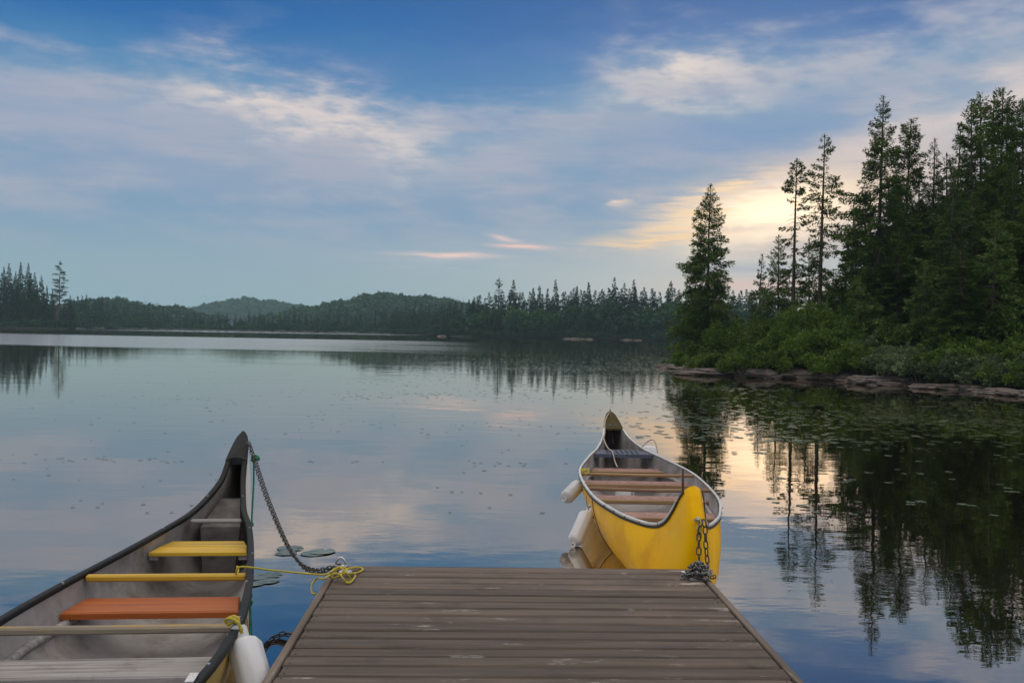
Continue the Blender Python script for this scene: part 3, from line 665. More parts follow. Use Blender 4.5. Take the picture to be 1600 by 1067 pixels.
# ------------------------------------------------------------------ distant trees: shared meshes, one object each
fk = dict(step=.42, nb=(5, 7), tw=.15, kl=.85, kw=.17, mat='needles_far', gap=.05, hb=.04)
FAR = [spruce(300 + i, 16, rr, prof=pr, env=.16, tuft=tf, **fk) for i, (rr, pr, tf) in enumerate([(2.3, .9, 0), (1.9, .85, 0), (2.7, .95, 0), (1.6, .8, 0), (2.2, .85, 0), (2.9, .9, 0), (1.5, .75, 0), (2.5, .85, 0)])]
BROAD = [leafy(330 + i, (3.2, 3.2, 10), 34, 46, 1.25, 'leaves_far', 4) for i in range(4)]
PINES = [pine(350, 22, 4.6, k=1.3), pine(351, 20, 3.6), pine(352, 20, 4.6)]
tall = dict(step=.34, nb=(6, 8), tw=.11, kl=.75, kw=.12, mat='needles_far', gap=.04, hb=.03, env=.2)
TALL = [spruce(370 + i, 24, rr, prof=pr, **tall) for i, (rr, pr) in enumerate([(2.6, .8), (3.0, .85), (2.2, .75), (3.3, .9), (2.8, .8)])]
DEAD = spruce(360, 16, 2.0, prof=.7, step=.9, nb=(3, 5), tw=.5, kl=.9, kw=.11, mat='needles_dead', gap=.25)
SNAG = MB().tube([(0, 0, -.5), (.05, 0, 8), (.1, .05, 16)], [.2, .13, .03], 6)
_g = random.Random(3)
for k in range(46):
    z = _g.uniform(2.5, 15.3); a = _g.uniform(0, 6.28); L = _g.uniform(.5, 1.8) * (1 - z / 19)
    SNAG.tube([(.05, 0, z), (.05 + math.cos(a) * L, math.sin(a) * L, z - .2 * L)], [.045, .015], 3, False)
SNAG = (SNAG.mesh('trunk', MAT['bark_grey']),)
rf = random.Random(77)
def far_tree(px, py, Y, land, meshes, H0, label, group=None, wide=1.0, name='spruce_tree', parts=('crown', 'trunk'), cat='tree'):
    b = base_at(px, Y, land); b.z = max(b.z, .1); s = max(.15, top_h(px, py, Y, b.z) / H0)
    return put_tree(name, meshes, b, label, cat, group, rf.uniform(0, 6.28), (s * wide, s * wide, s), parts)
def prof_y(prof, x):
    xs = [p[0] for p in prof]; return float(np.interp(x, xs, [p[1] for p in prof]))
# left headland
LH = 'dark spruce in the clump on the small headland'
for i, (px, py, Y) in enumerate([(-58, 425, 372), (-40, 418, 380), (-22, 428, 368), (-8, 421, 376), (3, 417, 366), (14, 412, 372), (23, 424, 364), (31, 410, 370), (41, 411, 364), (48, 428, 372), (54, 426, 362), (64, 430, 366), (72, 446, 358), (80, 452, 372),
                                 (100, 468, 364), (108, 461, 368), (113, 474, 362), (10, 452, 356), (36, 450, 355), (60, 462, 356), (-10, 455, 357), (-34, 450, 358), (7, 432, 374), (20, 436, 370), (28, 440, 374), (46, 446, 366), (57, 444, 372), (68, 455, 370), (-15, 440, 372), (95, 480, 360), (84, 478, 358)]):
    far_tree(px, py, Y, left_land, TALL[i % 5], 24, LH, 'spruces on the small headland', 1.0)
far_tree(92, 409, 366, left_land, PINES[0], 22, 'tall flat-branched pine rising above the headland spruces')
far_tree(88, 458, 356, left_land, DEAD, 16, 'reddish-brown dying spruce under the tall headland pine')
for i in range(34):
    px = -54 + i * 5.1; far_tree(px, 503 + rf.uniform(-4, 4), 345.5 + max(0, px - 60) * .11 + rf.uniform(0, 2), left_land, BROAD[i % 4], 10, 'low green bush along the headland waterline', 'bushes along the headland waterline', 2.0, 'shore_bush', ('foliage', 'stem'), 'bush')
# far shore
fp = [(110, 460), (150, 466), (190, 473), (230, 480), (262, 488), (300, 490), (360, 488), (440, 487), (500, 484), (560, 488), (610, 484), (700, 478)]
for i in range(76):
    px = 112 + i * 7.9 + rf.uniform(-3, 3); Y = float(np.interp(px, [112, 400, 720], [443, 443, 441])) + rf.uniform(0, 30)
    py = prof_y(fp, px) + rf.uniform(-5, 7)
    far_tree(px, py, Y, far_land, FAR[rf.randrange(8)], 16, 'small hazy spruce in the treeline across the lake', 'treeline across the lake', 1.1)
for i in range(34):
    px = 116 + i * 17 + rf.uniform(-5, 5)
    far_tree(px, prof_y(fp, px) + 14 + rf.uniform(-2, 6), float(np.interp(px, [112, 400, 720], [440, 440, 439])) + rf.uniform(0, 3), far_land, BROAD[i % 4], 10, 'rounded hazy tree in the treeline across the lake', 'treeline across the lake', 1.1, 'broadleaf_tree')
for i in range(60):
    px = 118 + i * 9.2 + rf.uniform(-3, 3)
    far_tree(px, 505.5 + (px - 118) * .0135 + rf.uniform(-3, 3), float(np.interp(px, [112, 230, 330, 450, 560, 640, 700], [437, 439.5, 436, 439.5, 437.5, 414, 412])) + rf.uniform(.5, 2.5), far_land, BROAD[i % 4], 10, 'low dark bush at the far waterline across the lake', 'bushes along the far waterline', 2.0, 'shore_bush', ('foliage', 'stem'), 'bush')
# trees low left of the far point
for i in range(20):
    px = 612 + i * 5.2 + rf.uniform(-2, 2)
    far_tree(px, float(np.interp(px, [612, 650, 715], [486, 474, 474])) + rf.uniform(-5, 9), 416 + rf.uniform(0, 14), far_land, FAR[rf.randrange(8)], 16, 'dark spruce in the low grove behind the far point', 'grove behind the far point')
# far point
mp = [(676, 488), (700, 473), (720, 466), (750, 458), (800, 456), (830, 453), (860, 454), (900, 451), (940, 450), (980, 449), (1020, 449), (1060, 448), (1150, 452), (1230, 450)]
for px, py, k in [(866, 437, 0), (918, 441, 1), (958, 433, 2), (975, 443, 5), (988, 437, 0), (855, 451, 3), (895, 450, 4), (938, 452, 6), (841, 447, 6), (833, 450, 3), (900, 447, 1), (1004, 449, 7), (1046, 440, 6), (744, 462, 0), (882, 455, 2)]:
    far_tree(px, py, 330 + rf.uniform(0, 22), mid_land, FAR[k], 16, 'tall spruce spiking above the skyline of the far point', 'skyline spruces of the far point', 1.0)
far_tree(778, 435, 330, mid_land, PINES[1], 20, 'layered pine with horizontal branches, tallest at the middle of the far point')
far_tree(801, 438, 334, mid_land, FAR[7], 16, 'airy spruce next to the layered pine on the far point')
far_tree(944, 466, 314, mid_land, PINES[2], 20, 'spreading light green pine low on the far point')
for i in range(74):
    px = 684 + i * 7.4 + rf.uniform(-3, 3)
    far_tree(px, prof_y(mp, px) + abs(rf.gauss(0, 4.5)), 328 + rf.uniform(0, 26), mid_land, FAR[rf.randrange(8)], 16, 'dark spruce packed along the far point', 'trees along the far point', 1.3)
for i in range(36):
    px = 684 + i * 15 + rf.uniform(-5, 5)
    far_tree(px, prof_y(mp, px) + 26 + rf.uniform(-8, 14), float(np.interp(px, [680, 1040], [321, 300])) + rf.uniform(0, 8), mid_land, FAR[rf.randrange(8)] if i % 2 else BROAD[i % 4], 16 if i % 2 else 10, 'smaller green tree at the front of the far point', 'trees along the far point', 1.1, 'spruce_tree' if i % 2 else 'broadleaf_tree')
for px, py in [(1014, 482), (999, 500), (1034, 484), (1026, 492)]:
    far_tree(px, py, 303, mid_land, SNAG, 16, 'bare grey dead trunk among the far point trees', 'dead trunks on the far point', 1.3, 'dead_tree', ('trunk',))
for i in range(50):
    px = 682 + i * 7.6 + rf.uniform(-4, 4)
    far_tree(px, 517 + (px - 690) * .014 + rf.uniform(-5, 3), float(np.interp(px, [680, 1040], [319, 298])) + rf.uniform(0, 2), mid_land, BROAD[i % 4], 10, 'low bush along the waterline of the far point', 'bushes along the far point waterline', 1.9, 'shore_bush', ('foliage', 'stem'), 'bush')
for i, (px, w, py) in enumerate([(690, 9, 524), (888, 8, 525), (903, 13, 528), (921, 8, 528), (980, 10, 528), (997, 7, 531)]):
    o = rock(px - w * .38, px + w * .38, 524.2 + (px - 690) * .0215 - w * .08, 526 + (px - 690) * .0195, .9, 'pale boulder at the foot of the far point trees', 20 + i, 'boulder', 'boulders along the far point', 2)

# ------------------------------------------------------------------ hills
def hill(name, px0, px1, prof, Y, depth, label, n_trees, seed):
    x0, x1 = D(px0, 500, Y).x, D(px1, 500, Y).x; g = np.random.default_rng(seed)
    nx, ny = 90, 26
    fx, fy = np.meshgrid(np.linspace(0, 1, nx), np.linspace(0, 1, ny))
    def z(fx, fy):
        px = px0 + (px1 - px0) * fx; py = np.interp(px, [p[0] for p in prof], [p[1] for p in prof])
        hor = 517 + .0175 * (px - 800)
        crest = CAM_Z + (hor - py) / FPX * (Y + depth * .5) - 9
        return np.maximum(-.8, crest * np.sin(np.clip(fy * 1.0, 0, 1) * PI) ** .8 + wob(fx * 30, fy * 12, 1.0, seed) * 1.5) - .2
    X = x0 + (x1 - x0) * fx; Y_ = Y + depth * fy; Z = z(fx, fy)
    i, j = np.meshgrid(np.arange(nx - 1), np.arange(ny - 1)); a = (j * nx + i).ravel()
    o = obj(name, fmesh(name, np.stack([X, Y_, Z], -1), np.stack([a, a + 1, a + 1 + nx, a + nx], 1), MAT['shore_far'], True)); tag(o, label, None, None, 'structure')
    srcs = []
    for k, me in enumerate([FAR[0][0], FAR[3][0], FAR[4][0], BROAD[0][0], BROAD[1][0]]):
        v = np.empty(len(me.vertices) * 3, np.float32); me.vertices.foreach_get('co', v); v = v.reshape(-1, 4, 3)
        sel = np.random.default_rng(k).choice(len(v), min(len(v), 130 if k < 3 else 150), replace=False); srcs.append((v[sel], 16 if k < 3 else 10))
    out = []
    for t in range(n_trees):
        a, b = g.random(), g.uniform(.02, .62); k = int(g.choice(5, p=[.2, .12, .16, .27, .25])); v, H = srcs[k]
        s = g.uniform(8, 13) / H; c, sn = math.cos(t), math.sin(t)
        base = np.array([x0 + (x1 - x0) * a, Y + depth * b, float(z(np.array(a), np.array(b)))])
        w = v * s; w = w * np.array([1.35, 1.35, 1]); w = np.stack([w[..., 0] * c - w[..., 1] * sn, w[..., 0] * sn + w[..., 1] * c, w[..., 2]], -1)
        # fatten the thinned foliage about each leaf's middle
        m = w.mean(1, keepdims=True); out.append(((w - m) * 1.7 + m + base).astype(np.float32))
    f = obj(name.replace('hill', 'hill_forest'), kmesh('hill_forest', out, MAT['leaves_far'])); tag(f, 'unbroken forest covering the ' + label, 'forest', None, 'stuff')
hill('far_hill', 225, 470, [(225, 496), (262, 480), (300, 472), (340, 466), (380, 470), (445, 479), (470, 496)], 1250, 260, 'distant blue hill behind the lake', 900, 5)
hill('near_hill', 400, 800, [(400, 500), (440, 484), (500, 473), (545, 464), (580, 461), (640, 466), (700, 471), (760, 486), (800, 500)], 700, 200, 'long green hill behind the far shore', 1300, 6)
hill('side_hill', 60, 300, [(60, 476), (120, 468), (180, 476), (240, 485), (300, 500)], 640, 120, 'low wooded rise behind the headland', 420, 7)

# ------------------------------------------------------------------ lily pads
def pad_mesh(name, seed):
    g = random.Random(seed); n = 14; vs = [(0.05, 0, .003)]; fs = []
    for i in range(n + 1):
        a = .22 + (2 * PI - .44) * i / n; r = 1 + g.uniform(-.05, .05); vs.append((math.cos(a) * r, math.sin(a) * r * .92, .003 + g.uniform(-.0015, .002)))
    for i in range(1, n + 1): fs.append((0, i, i + 1))
    me = bpy.data.meshes.new(name); me.from_pydata(vs, [], fs); me.materials.append(MAT['pad']); me.update(); return me
PADS = [pad_mesh('lily_pad', s) for s in range(5)]
PADV = []
for me in PADS:
    v = np.empty(len(me.vertices) * 3, np.float32); me.vertices.foreach_get('co', v); PADV.append(v.reshape(-1, 3))
def lily_pads():
    g = np.random.default_rng(21); pads = []
    for px, py, r, lab in [(454, 857, .135, 'round green lily pad behind the double chain'), (446, 864.5, .11, 'lily pad crossed by the double chain'), (503, 862, .14, 'torn lily pad near the dock corner'), (489, 865.5, .12, 'dull lily pad overlapping the torn one'),
                           (398, 901, .14, 'green lily pad just below the yellow mooring rope'), (424, 898.5, .10, 'yellowing lily pad at the far side of the green one'), (395, 910.5, .13, 'curled lily pad touching the hull with the black gunwale'), (416, 908, .11, 'thin half-sunk lily pad by the curled one')]:
        p = P(px, py, 0); pads.append((p.x, p.y, r, lab))
    rest = []
    def scatter(n, x0, x1, y0, y1, cl, spread, rmin, rmax, ybias=1.0):
        for _ in range(n):
            px = g.uniform(x0, x1); py = y0 + (y1 - y0) * g.random() ** ybias
            c = P(px, py, 0)
            for k in range(int(g.integers(1, cl + 1))):
                rest.append((c.x + g.normal(0, spread) * 1.6, c.y + g.normal(0, spread), g.uniform(rmin, rmax)))
    scatter(1500, 620, 1060, 537, 580, 4, 1.0, .05, .11, .9)
    scatter(800, 860, 1180, 545, 612, 4, .7, .05, .11)
    scatter(560, 1050, 1640, 606, 690, 4, .45, .05, .11, 1.2)
    scatter(45, 1150, 1620, 650, 800, 5, .28, .05, .085, 1.4)
    scatter(110, 0, 1000, 572, 680, 3, .6, .025, .05, 1.1)
    scatter(30, 0, 880, 660, 800, 3, .3, .018, .036, 1.5)
    scatter(170, 560, 1100, 575, 625, 3, .5, .04, .08)
    for px, py, n in [(190, 719, 12), (165, 717, 6), (790, 726, 12), (735, 770, 4), (640, 735, 8), (300, 624, 14), (560, 722, 9), (1260, 690, 14), (1400, 700, 16), (1468, 704, 14), (1570, 720, 8), (1440, 640, 14), (1080, 655, 9), (905, 668, 8), (980, 672, 6)]:
        c = P(px, py, 0)
        for k in range(n): rest.append((c.x + g.normal(0, .55), c.y + g.normal(0, .22), g.uniform(.022, .042)))
    # keep the hulls, dock and shore clear
    ok = []
    for x, y, r in rest:
        if y < 16 and (-3.4 < x < -1.0 or .5 < x < 2.5): continue
        if y < 8 and x < 1.9 and x > -1.6: continue
        if y < 5.5: continue
        if poly_sd(np.array(x), np.array(y), near_poly) > -.25: continue
        if y > 290: continue
        ok.append((x, y, r))
    ok.sort(key=lambda p: p[1] / p[2])
    def one(x, y, r, lab, grp):
        o = obj('lily_pad', PADS[int(g.integers(5))], None, (x, y, .004), (g.normal(0, .008), g.normal(0, .008), g.uniform(0, 6.28)), (r, r, 1.0)); tag(o, lab, 'lily pad', grp)
    for x, y, r, lab in pads: one(x, y, r, lab, 'lily pads')
    for x, y, r in ok[:290]: one(x, y, r, 'small flat lily pad scattered on the open water', 'lily pads')
    vs, fs = [], []; o_ = 0
    for x, y, r in ok[290:]:
        v = PADV[int(g.integers(5))].copy(); a = g.uniform(0, 6.28); rot = np.array([[math.cos(a), math.sin(a)], [-math.sin(a), math.cos(a)]])
        v[:, :2] = v[:, :2] @ rot * r; tl = g.normal(0, .02); v[:, 2] = v[:, 2] + np.abs(v[:, 1] * tl) + g.uniform(0, .002); v += np.array([x, y, .004]); vs.append(v)
        n = len(v); fs += [(o_, o_ + i, o_ + i + 1) for i in range(1, n - 1)]; o_ += n
    f = obj('lily_pad_carpet', fmesh('lily_pad_carpet', np.concatenate(vs), fs, MAT['pad'])); tag(f, 'loose carpet of distant floating lily pads', 'lily pads', None, 'stuff')
lily_pads()

# ------------------------------------------------------------------ dock
DZ = .42
dLF, dRF = P(521, 884, DZ), P(1096, 889.5, DZ)
dLN, dRN = P(410, 1067, DZ), P(1256, 1067, DZ)
ax_ = ((dLF - dLN).normalized() + (dRF - dRN).normalized()); ax_.normalize()          # out along the dock
ac_ = (dRF - dLF).normalized()
mid_f = (dLF + dRF) / 2
dock = empty('dock', (mid_f.x, mid_f.y, 0), 'weathered brown plank dock between the two canoes', 'dock')
dW = (dRF - dLF).length; dA = math.atan2(ac_.y, ac_.x)
skew = ax_.x + ax_.y * 0
def dloc(across, back, z): p = Vector((0, 0, 0)) + ac_ * across - ax_ * back; return Vector((p.x, p.y, z))
half = dW / 2 - .05
rd = random.Random(4)
pl_meshes = []
for k in range(3):
    mb = MB(); mb.box((0, 0, 0), (2 * half - .008, .136, .036), bev=.010); pl_meshes.append(mb.mesh('plank', MAT['deck']))
def vdir(a): return math.atan2(a.y, a.x)
for i in range(50):
    lc = dloc(0, .155 * i + .078, DZ - .018 + rd.uniform(-.002, .002)); lc += ac_ * rd.uniform(-.006, .006) + Vector((0, rd.uniform(-.003, .003), 0))
    obj('plank', pl_meshes[i % 3], dock, lc, (rd.gauss(0, .010), rd.gauss(0, .0015), dA + rd.gauss(0, .0014) + (PI if i % 2 else 0)))
ang = vdir(ax_) - PI / 2
for s_ in (-1, 1):
    MB().box((0, 0, 0), (.042, 7.9, .15), bev=.006).build('edge_board', MAT['deck_edge'], dock, loc=dloc(s_ * (dW / 2 - .024), 3.95, DZ - .073), rot=(0, 0, ang))
MB().box((0, 0, 0), (dW - .004, .04, .14), bev=.005).build('front_board', MAT['deck'], dock, loc=dloc(0, -.023, DZ - .078), rot=(0, 0, dA))
for s_ in (-.8, -.27, .27, .8):
    MB().box((0, 0, 0), (.045, 7.7, .14)).build('joist', MAT['dark_wood'], dock, loc=dloc(s_ * half, 3.95, DZ - .112), rot=(0, 0, ang))
for s_ in (-.72, .72):
    for b_ in (1.0, 4.0, 6.8):
        MB().tube([(0, 0, -.6), (0, 0, DZ - .05)], .09, 12).build('piling', MAT['dark_wood'], dock, loc=dloc(s_ * half, b_, 0))
nl = MB()
for i in range(26):
    for a_ in (-.985, .985):
        for q in (-.04, .04):
            c = dloc(a_ * (half - .02), .155 * i + .078 + q, DZ + .0012)
            nl.tube([c - Vector((0, 0, .003)), c + Vector((0, 0, .001))], .004, 6)
nl_o = nl.build('nail', MAT['rust'], dock); tag(nl_o, None, None, None, 'stuff')

# ------------------------------------------------------------------ canoes
def smooth_tab(t, xs, n):
    pts = curve([Vector((a, 0, 0)) for a in xs], n); return np.array([p.x for p in pts])
def canoe_surface(tab, n=5, thick=0.0, nv=14, pw=.55):
    """tab rows: gunwale u, half beam, gunwale z, keel u, keel z"""
    T = np.array(tab, float); C = [smooth_tab(None, T[:, k], n) for k in range(5)]
    ug, b, zs, uk, zk = C; b = np.maximum(b, 0)
    return ug, b, zs, uk, zk
def hull_point(ug, b, zs, uk, zk, v, thick):
    a = v * PI / 2; x = max(0, (b - thick)) * math.cos(a) ** pwr_of(b); k = math.sin(a) ** 1.25
    zi = max(zk + thick * 1.2, .075) if thick > 0 else zk        # the lining's floor lies above the waterline
    return x, ug + (uk - ug) * k, zs + (zi - zs) * k
def pwr_of(b): return .62
def make_hull(tab, name_o, mat_o, name_i, mat_i, parent, nv=16):
    ug, b, zs, uk, zk = canoe_surface(tab); n = len(ug)
    res = {}
    for nm, mt, th in ((name_o, mat_o, 0.0), (name_i, mat_i, .014)):
        vs, fs = [], []; row = 2 * nv + 1
        for i in range(n):
            pts = [hull_point(ug[i], b[i], zs[i] - (.004 if th else 0), uk[i], zk[i], q / nv, th) for q in range(nv + 1)]
            sh = 0
            if th:  # inner skin stays inside the stem
                sh = th if i < n * .3 else (-th if i > n * .7 else 0)
            L = [(-p[0], p[1] + sh, p[2]) for p in pts]; Rr = [(p[0], p[1] + sh, p[2]) for p in pts[:-1]][::-1]
            vs += L + Rr
        for i in range(n - 1):
            for q in range(row - 1):
                f = (i * row + q, i * row + q + 1, (i + 1) * row + q + 1, (i + 1) * row + q)
                fs.append(f if not th else f[::-1])
        res[nm] = MB().add(vs, fs).build(nm, mt, parent, True)
    return ug, b, zs, uk, zk
def gunwale(side, C, mat, parent, w=.042, h=.03, off=.0, name='gunwale', dz=0.0, i0=0, i1=None, up=None):
    ug, b, zs, uk, zk = C; n = len(ug); i1 = n if i1 is None else i1
    pts = [Vector((side * (b[i] + off), ug[i], zs[i] + dz)) for i in range(i0, i1)]
    vs, fs = [], []
    for i, p in enumerate(pts):
        t = (pts[min(i + 1, len(pts) - 1)] - pts[max(i - 1, 0)]).normalized()
        s = Vector((1, 0, 0)) - t * t.x
        if s.length < .2: s = Vector((side * .3, 0, 0)) + Vector((0, 0, 0))
        s.normalize(); u = s.cross(t); u = u if u.z >= 0 or abs(u.z) < .05 else -u
        if u.length < .1: u = Vector((0, 0, 1))
        u.normalize()
        for a, c in ((-w / 2, -h / 2), (w / 2, -h / 2), (w / 2, h * .3), (w * .3, h / 2), (-w * .3, h / 2), (-w / 2, h * .3)): vs.append(p + s * a + u * c)
    for i in range(len(pts) - 1):
        for k in range(6):
            k2 = (k + 1) % 6; fs.append((i * 6 + k, i * 6 + k2, i * 6 + 6 + k2, i * 6 + 6 + k))
    fs.append(tuple(range(6))); fs.append(tuple((len(pts) - 1) * 6 + k for k in range(6)))
    return MB().add(vs, fs).build(name, mat, parent, True)
def beam_at(C, u, z):                           # inner half width at station u and height z
    ug, b, zs, uk, zk = C; best = 0; i = int(np.argmin(np.abs(ug - u)))
    for q in range(0, 60):
        x, uu, zz = hull_point(ug[i], b[i], zs[i], uk[i], zk[i], q / 60, .014)
        if zz <= z: return x
    return .05
def seat_board(C, u0, u1, z, th, mat, parent, name, slab=0.0, bev=.006, extra=0.0):
    w0, w1 = beam_at(C, u0, z - th / 2) - .004 + extra, beam_at(C, u1, z - th / 2) - .004 + extra
    vs = []
    for zz, ins in ((z - th, 0), (z - bev, 0), (z, bev)):
        vs += [(-w0 + ins, u0 + ins, zz), (w0 - ins, u0 + ins, zz), (w1 - ins, u1 - ins, zz), (-w1 + ins, u1 - ins, zz)]
    fs = [(3, 2, 1, 0), (8, 9, 10, 11)] + [(r * 4 + k, r * 4 + (k + 1) % 4, r * 4 + 4 + (k + 1) % 4, r * 4 + 4 + k) for r in range(2) for k in range(4)]
    return MB().add(vs, fs).build(name, mat, parent)
def hdir(c, a, b):                              # empty frame: local +Y runs from a to b
    return math.atan2(b.y - a.y, b.x - a.x) - PI / 2

# --- yellow canoe
YT = [(0.00, .000, .985, 0.00, .985), (.05, .052, .955, -.06, .88), (.13, .085, .88, -.13, .74), (.25, .12, .75, -.17, .55), (.42, .165, .62, -.14, .32), (.62, .235, .555, -.02, .12), (.95, .36, .535, .25, -.02), (1.35, .475, .53, .7, -.09),
      (2.25, .625, .53, 2.0, -.12), (3.8, .655, .54, 3.8, -.12), (5.0, .46, .57, 5.1, -.10), (5.6, .315, .60, 5.9, -.07), (6.2, .195, .67, 6.7, 0), (6.6, .14, .75, 7.05, .12), (6.9, .105, .84, 7.24, .33), (7.12, .065, .92, 7.33, .58), (7.22, .035, .955, 7.32, .80), (7.27, 0, .97, 7.27, .97)]
bow, stern = D(1085, 760, 7.78), Vector((1.50, 15.05, 0)); bow.z = 0
yc = empty('canoe', bow, 'yellow canoe with aluminium gunwales moored at the dock end', 'canoe', 'canoes', hdir(None, bow, stern))
CY = make_hull(YT, 'hull', MAT['yellow_hull'], 'hull_lining', MAT['inner'], yc)
for s_ in (-1, 1):
    ia, ib = int(np.argmin(np.abs(CY[0] - .17))), int(np.argmin(np.abs(CY[0] - 6.72)))
    gunwale(s_, CY, MAT['alu'], yc, .025, .022, .006, dz=.006, i0=ia, i1=ib)
    gunwale(s_, CY, MAT['black_trim'], yc, .010, .018, .014, 'trim_strip', dz=-.020, i0=ia - 6, i1=ib)
def bench(C, par, u, wd, z, top, barm):
    o = seat_board(C, u - wd / 2, u + wd / 2, z, .022, MAT[top], par, 'bench')
    w = beam_at(C, u - wd / 2, z)
    MB().box((0, u - wd / 2 - .016, z - .014), (2 * w - .01, .03, .045), bev=.008).build('bench_rail', MAT[barm], o)
    return o
for u_ in (1.75, 2.72, 3.78, 4.85): bench(CY, yc, u_, .30, .43, 'bench_pink', 'varnish')
for u_ in (2.62, 3.70):
    w = beam_at(CY, u_, .53)
    MB().tube([(-w, u_, .535), (0, u_, .528), (w, u_, .535)], .019, 10).build('thwart', MAT['varnish'], yc, True)
for s_ in (-1, 1):
    rp = [(s_ * (beam_at(CY, u, .38) - .012), u, .39) for u in np.linspace(1.5, 5.3, 14)]
    MB().tube(rp, .022, 6).build('seat_riser', MAT['inner'], yc, True)
st = seat_board(CY, 5.25, 5.72, .585, .05, MAT['blue_seat'], yc, 'stern_seat', extra=.0)
tb = MB()
for r_ in range(3):
    for c_ in range(7): tb.tube([(-.2 + c_ * .066, 5.33 + r_ * .13, .584), (-.2 + c_ * .066, 5.33 + r_ * .13, .592)], .018, 7)
tag(tb.build('stud', MAT['black_trim'], st), None, None, None, 'stuff')
def deck_plate(C, par, u0, mat, name, lift=.012, holes=False, ridge=.0, end=None, far=True, over=.012):
    ug, b, zs, uk, zk = C; n = len(ug)
    idx = [i for i in range(n) if (ug[i] >= u0 if far else ug[i] <= u0)]
    vs, fs = [], []
    for i in idx:
        bb = b[i] + over
        for x_, dz_ in ((-bb, -.01), (-bb, lift), (-bb * .5, lift + ridge), (0, lift + ridge * 1.4), (bb * .5, lift + ridge), (bb, lift), (bb, -.01)): vs.append((x_, ug[i], zs[i] + dz_))
    for r in range(len(idx) - 1):
        for k in range(6): fs.append((r * 7 + k, r * 7 + k + 1, r * 7 + 8 + k, r * 7 + 7 + k))
    e0 = 0 if far else (len(idx) - 1) * 7
    fs.append(tuple(e0 + k for k in range(7)))
    f1 = 0 if not far else (len(idx) - 1) * 7
    fs.append(tuple(f1 + k for k in range(7)))
    return MB().add(vs, fs).build(name, mat, par)
dp = deck_plate(CY, yc, 6.66, MAT['olive_deck'], 'deck_plate')
i_ = int(np.argmin(np.abs(CY[0] - 6.80)))
for s_ in (-1, 1):
    t_ = Vector((0, CY[0][i_ + 1] - CY[0][i_ - 1], CY[2][i_ + 1] - CY[2][i_ - 1])).normalized(); nn_ = Vector((0, -t_.z, t_.y))
    c_ = Vector((s_ * .036, CY[0][i_], CY[2][i_])) + nn_ * .014
    ring = [c_ + Vector((1, 0, 0)) * .026 * math.cos(a) + t_ * .032 * math.sin(a) for a in np.linspace(0, 2 * PI, 13)[:-1]]
    MB().add(ring + [p + nn_ * .004 for p in ring], [tuple(range(12, 24))] + [(k, (k + 1) % 12, 12 + (k + 1) % 12, 12 + k) for k in range(12)]).build('hand_hole', MAT['black_trim'], dp)
MB().tube([(.0, 6.72, .55), (.003, 6.98, .80), (-.01, 7.16, 1.02)], [.012, .011, .009], 7).build('staff', MAT['rust'], yc, True)
MB().tube([(.02, .62, .40), (.01, .58, .80), (0, .56, 1.04)], [.013, .012, .010], 7).build('staff', MAT['rust'], yc, True)
MB().tube([(0, .45, .52), (0, .25, .70), (0, .10, .90)], .02, 6).build('stem_post', MAT['inner'], yc, True)
bolt_l = Vector((0, -.158, .745))
MB().tube([bolt_l + Vector((0, .05, 0)), bolt_l + Vector((0, -.012, 0))], .016, 10).build('bow_eye', MAT['steel'], yc, True)
rv = MB()
for u_ in np.arange(.5, 6.6, .28):
    i_ = int(np.argmin(np.abs(CY[0] - u_)))
    for s_ in (-1, 1): rv.tube([(s_ * (CY[1][i_] + .017), u_, CY[2][i_] + .004), (s_ * (CY[1][i_] + .026), u_, CY[2][i_] + .004)], .006, 6)
tag(rv.build('rivet', MAT['rust'], yc), None, None, None, 'stuff')
for i_ in (int(np.argmin(np.abs(CY[0] - 2.25))),):
    sm = []
    for q in range(13):
        x_, u_, z_ = hull_point(CY[0][i_], CY[1][i_], CY[2][i_] - .03, CY[3][i_], CY[4][i_], q / 16, -.003); sm.append((-x_, u_, z_))
    MB().tube(sm, .004, 5).build('hull_seam', MAT['black_trim'], yc)
# --- ochre and white canoe on the dock's other side
LT = [(0.0, 0, 1.15, 0, 1.15), (.05, .022, 1.12, -.10, 1.08), (.16, .045, 1.055, -.21, .93), (.36, .070, .94, -.28, .68), (.56, .092, .81, -.26, .40), (.9, .15, .70, -.05, .14), (1.24, .215, .63, .35, -.02), (1.6, .31, .585, .8, -.09),
      (2.4, .45, .555, 1.9, -.13), (3.4, .59, .55, 3.2, -.14), (4.3, .66, .55, 4.3, -.14), (5.3, .60, .56, 5.4, -.13), (6.2, .36, .60, 6.5, -.08), (6.8, .19, .70, 7.1, .02), (7.2, .10, .86, 7.4, .35), (7.42, .05, 1.02, 7.52, .75), (7.5, 0, 1.12, 7.5, 1.12)]
tip = D(380, 676, 9.6); tip.z = -.045
aft = Vector((tip.x + .103 * 7.4, tip.y - 7.4, 0))
lc_ = empty('canoe', tip, 'old canoe with black gunwales and painted wooden seats', 'canoe', 'canoes', hdir(None, tip, aft))
def hull2_mat():
    m = MAT['hull2']; N = NT.__new__(NT); N.t = m.node_tree
    b = [n for n in N.t.nodes if n.type == 'BSDF_PRINCIPLED'][0]
    src = b.inputs['Base Color'].links[0].from_socket
    tc = N.n('ShaderNodeTexCoord').outputs['Object']; x, y, z = N.sep(tc)
    nz, _ = N.noise(tc, 6, 4)
    f = N.rng(N.m('ADD', y, N.m('MULTIPLY', nz, .1)), 1.9, 1.93)     # bow section white up to a hard edge
    N.put(b.inputs['Base Color'], N.mix(f, (.66, .65, .66, 1), src))
hull2_mat()
CL = make_hull(LT, 'hull', MAT['hull2'], 'hull_lining', MAT['inner'], lc_)
for s_ in (-1, 1): gunwale(s_, CL, MAT['gun_black'], lc_, .046, .034, .004, dz=.008)
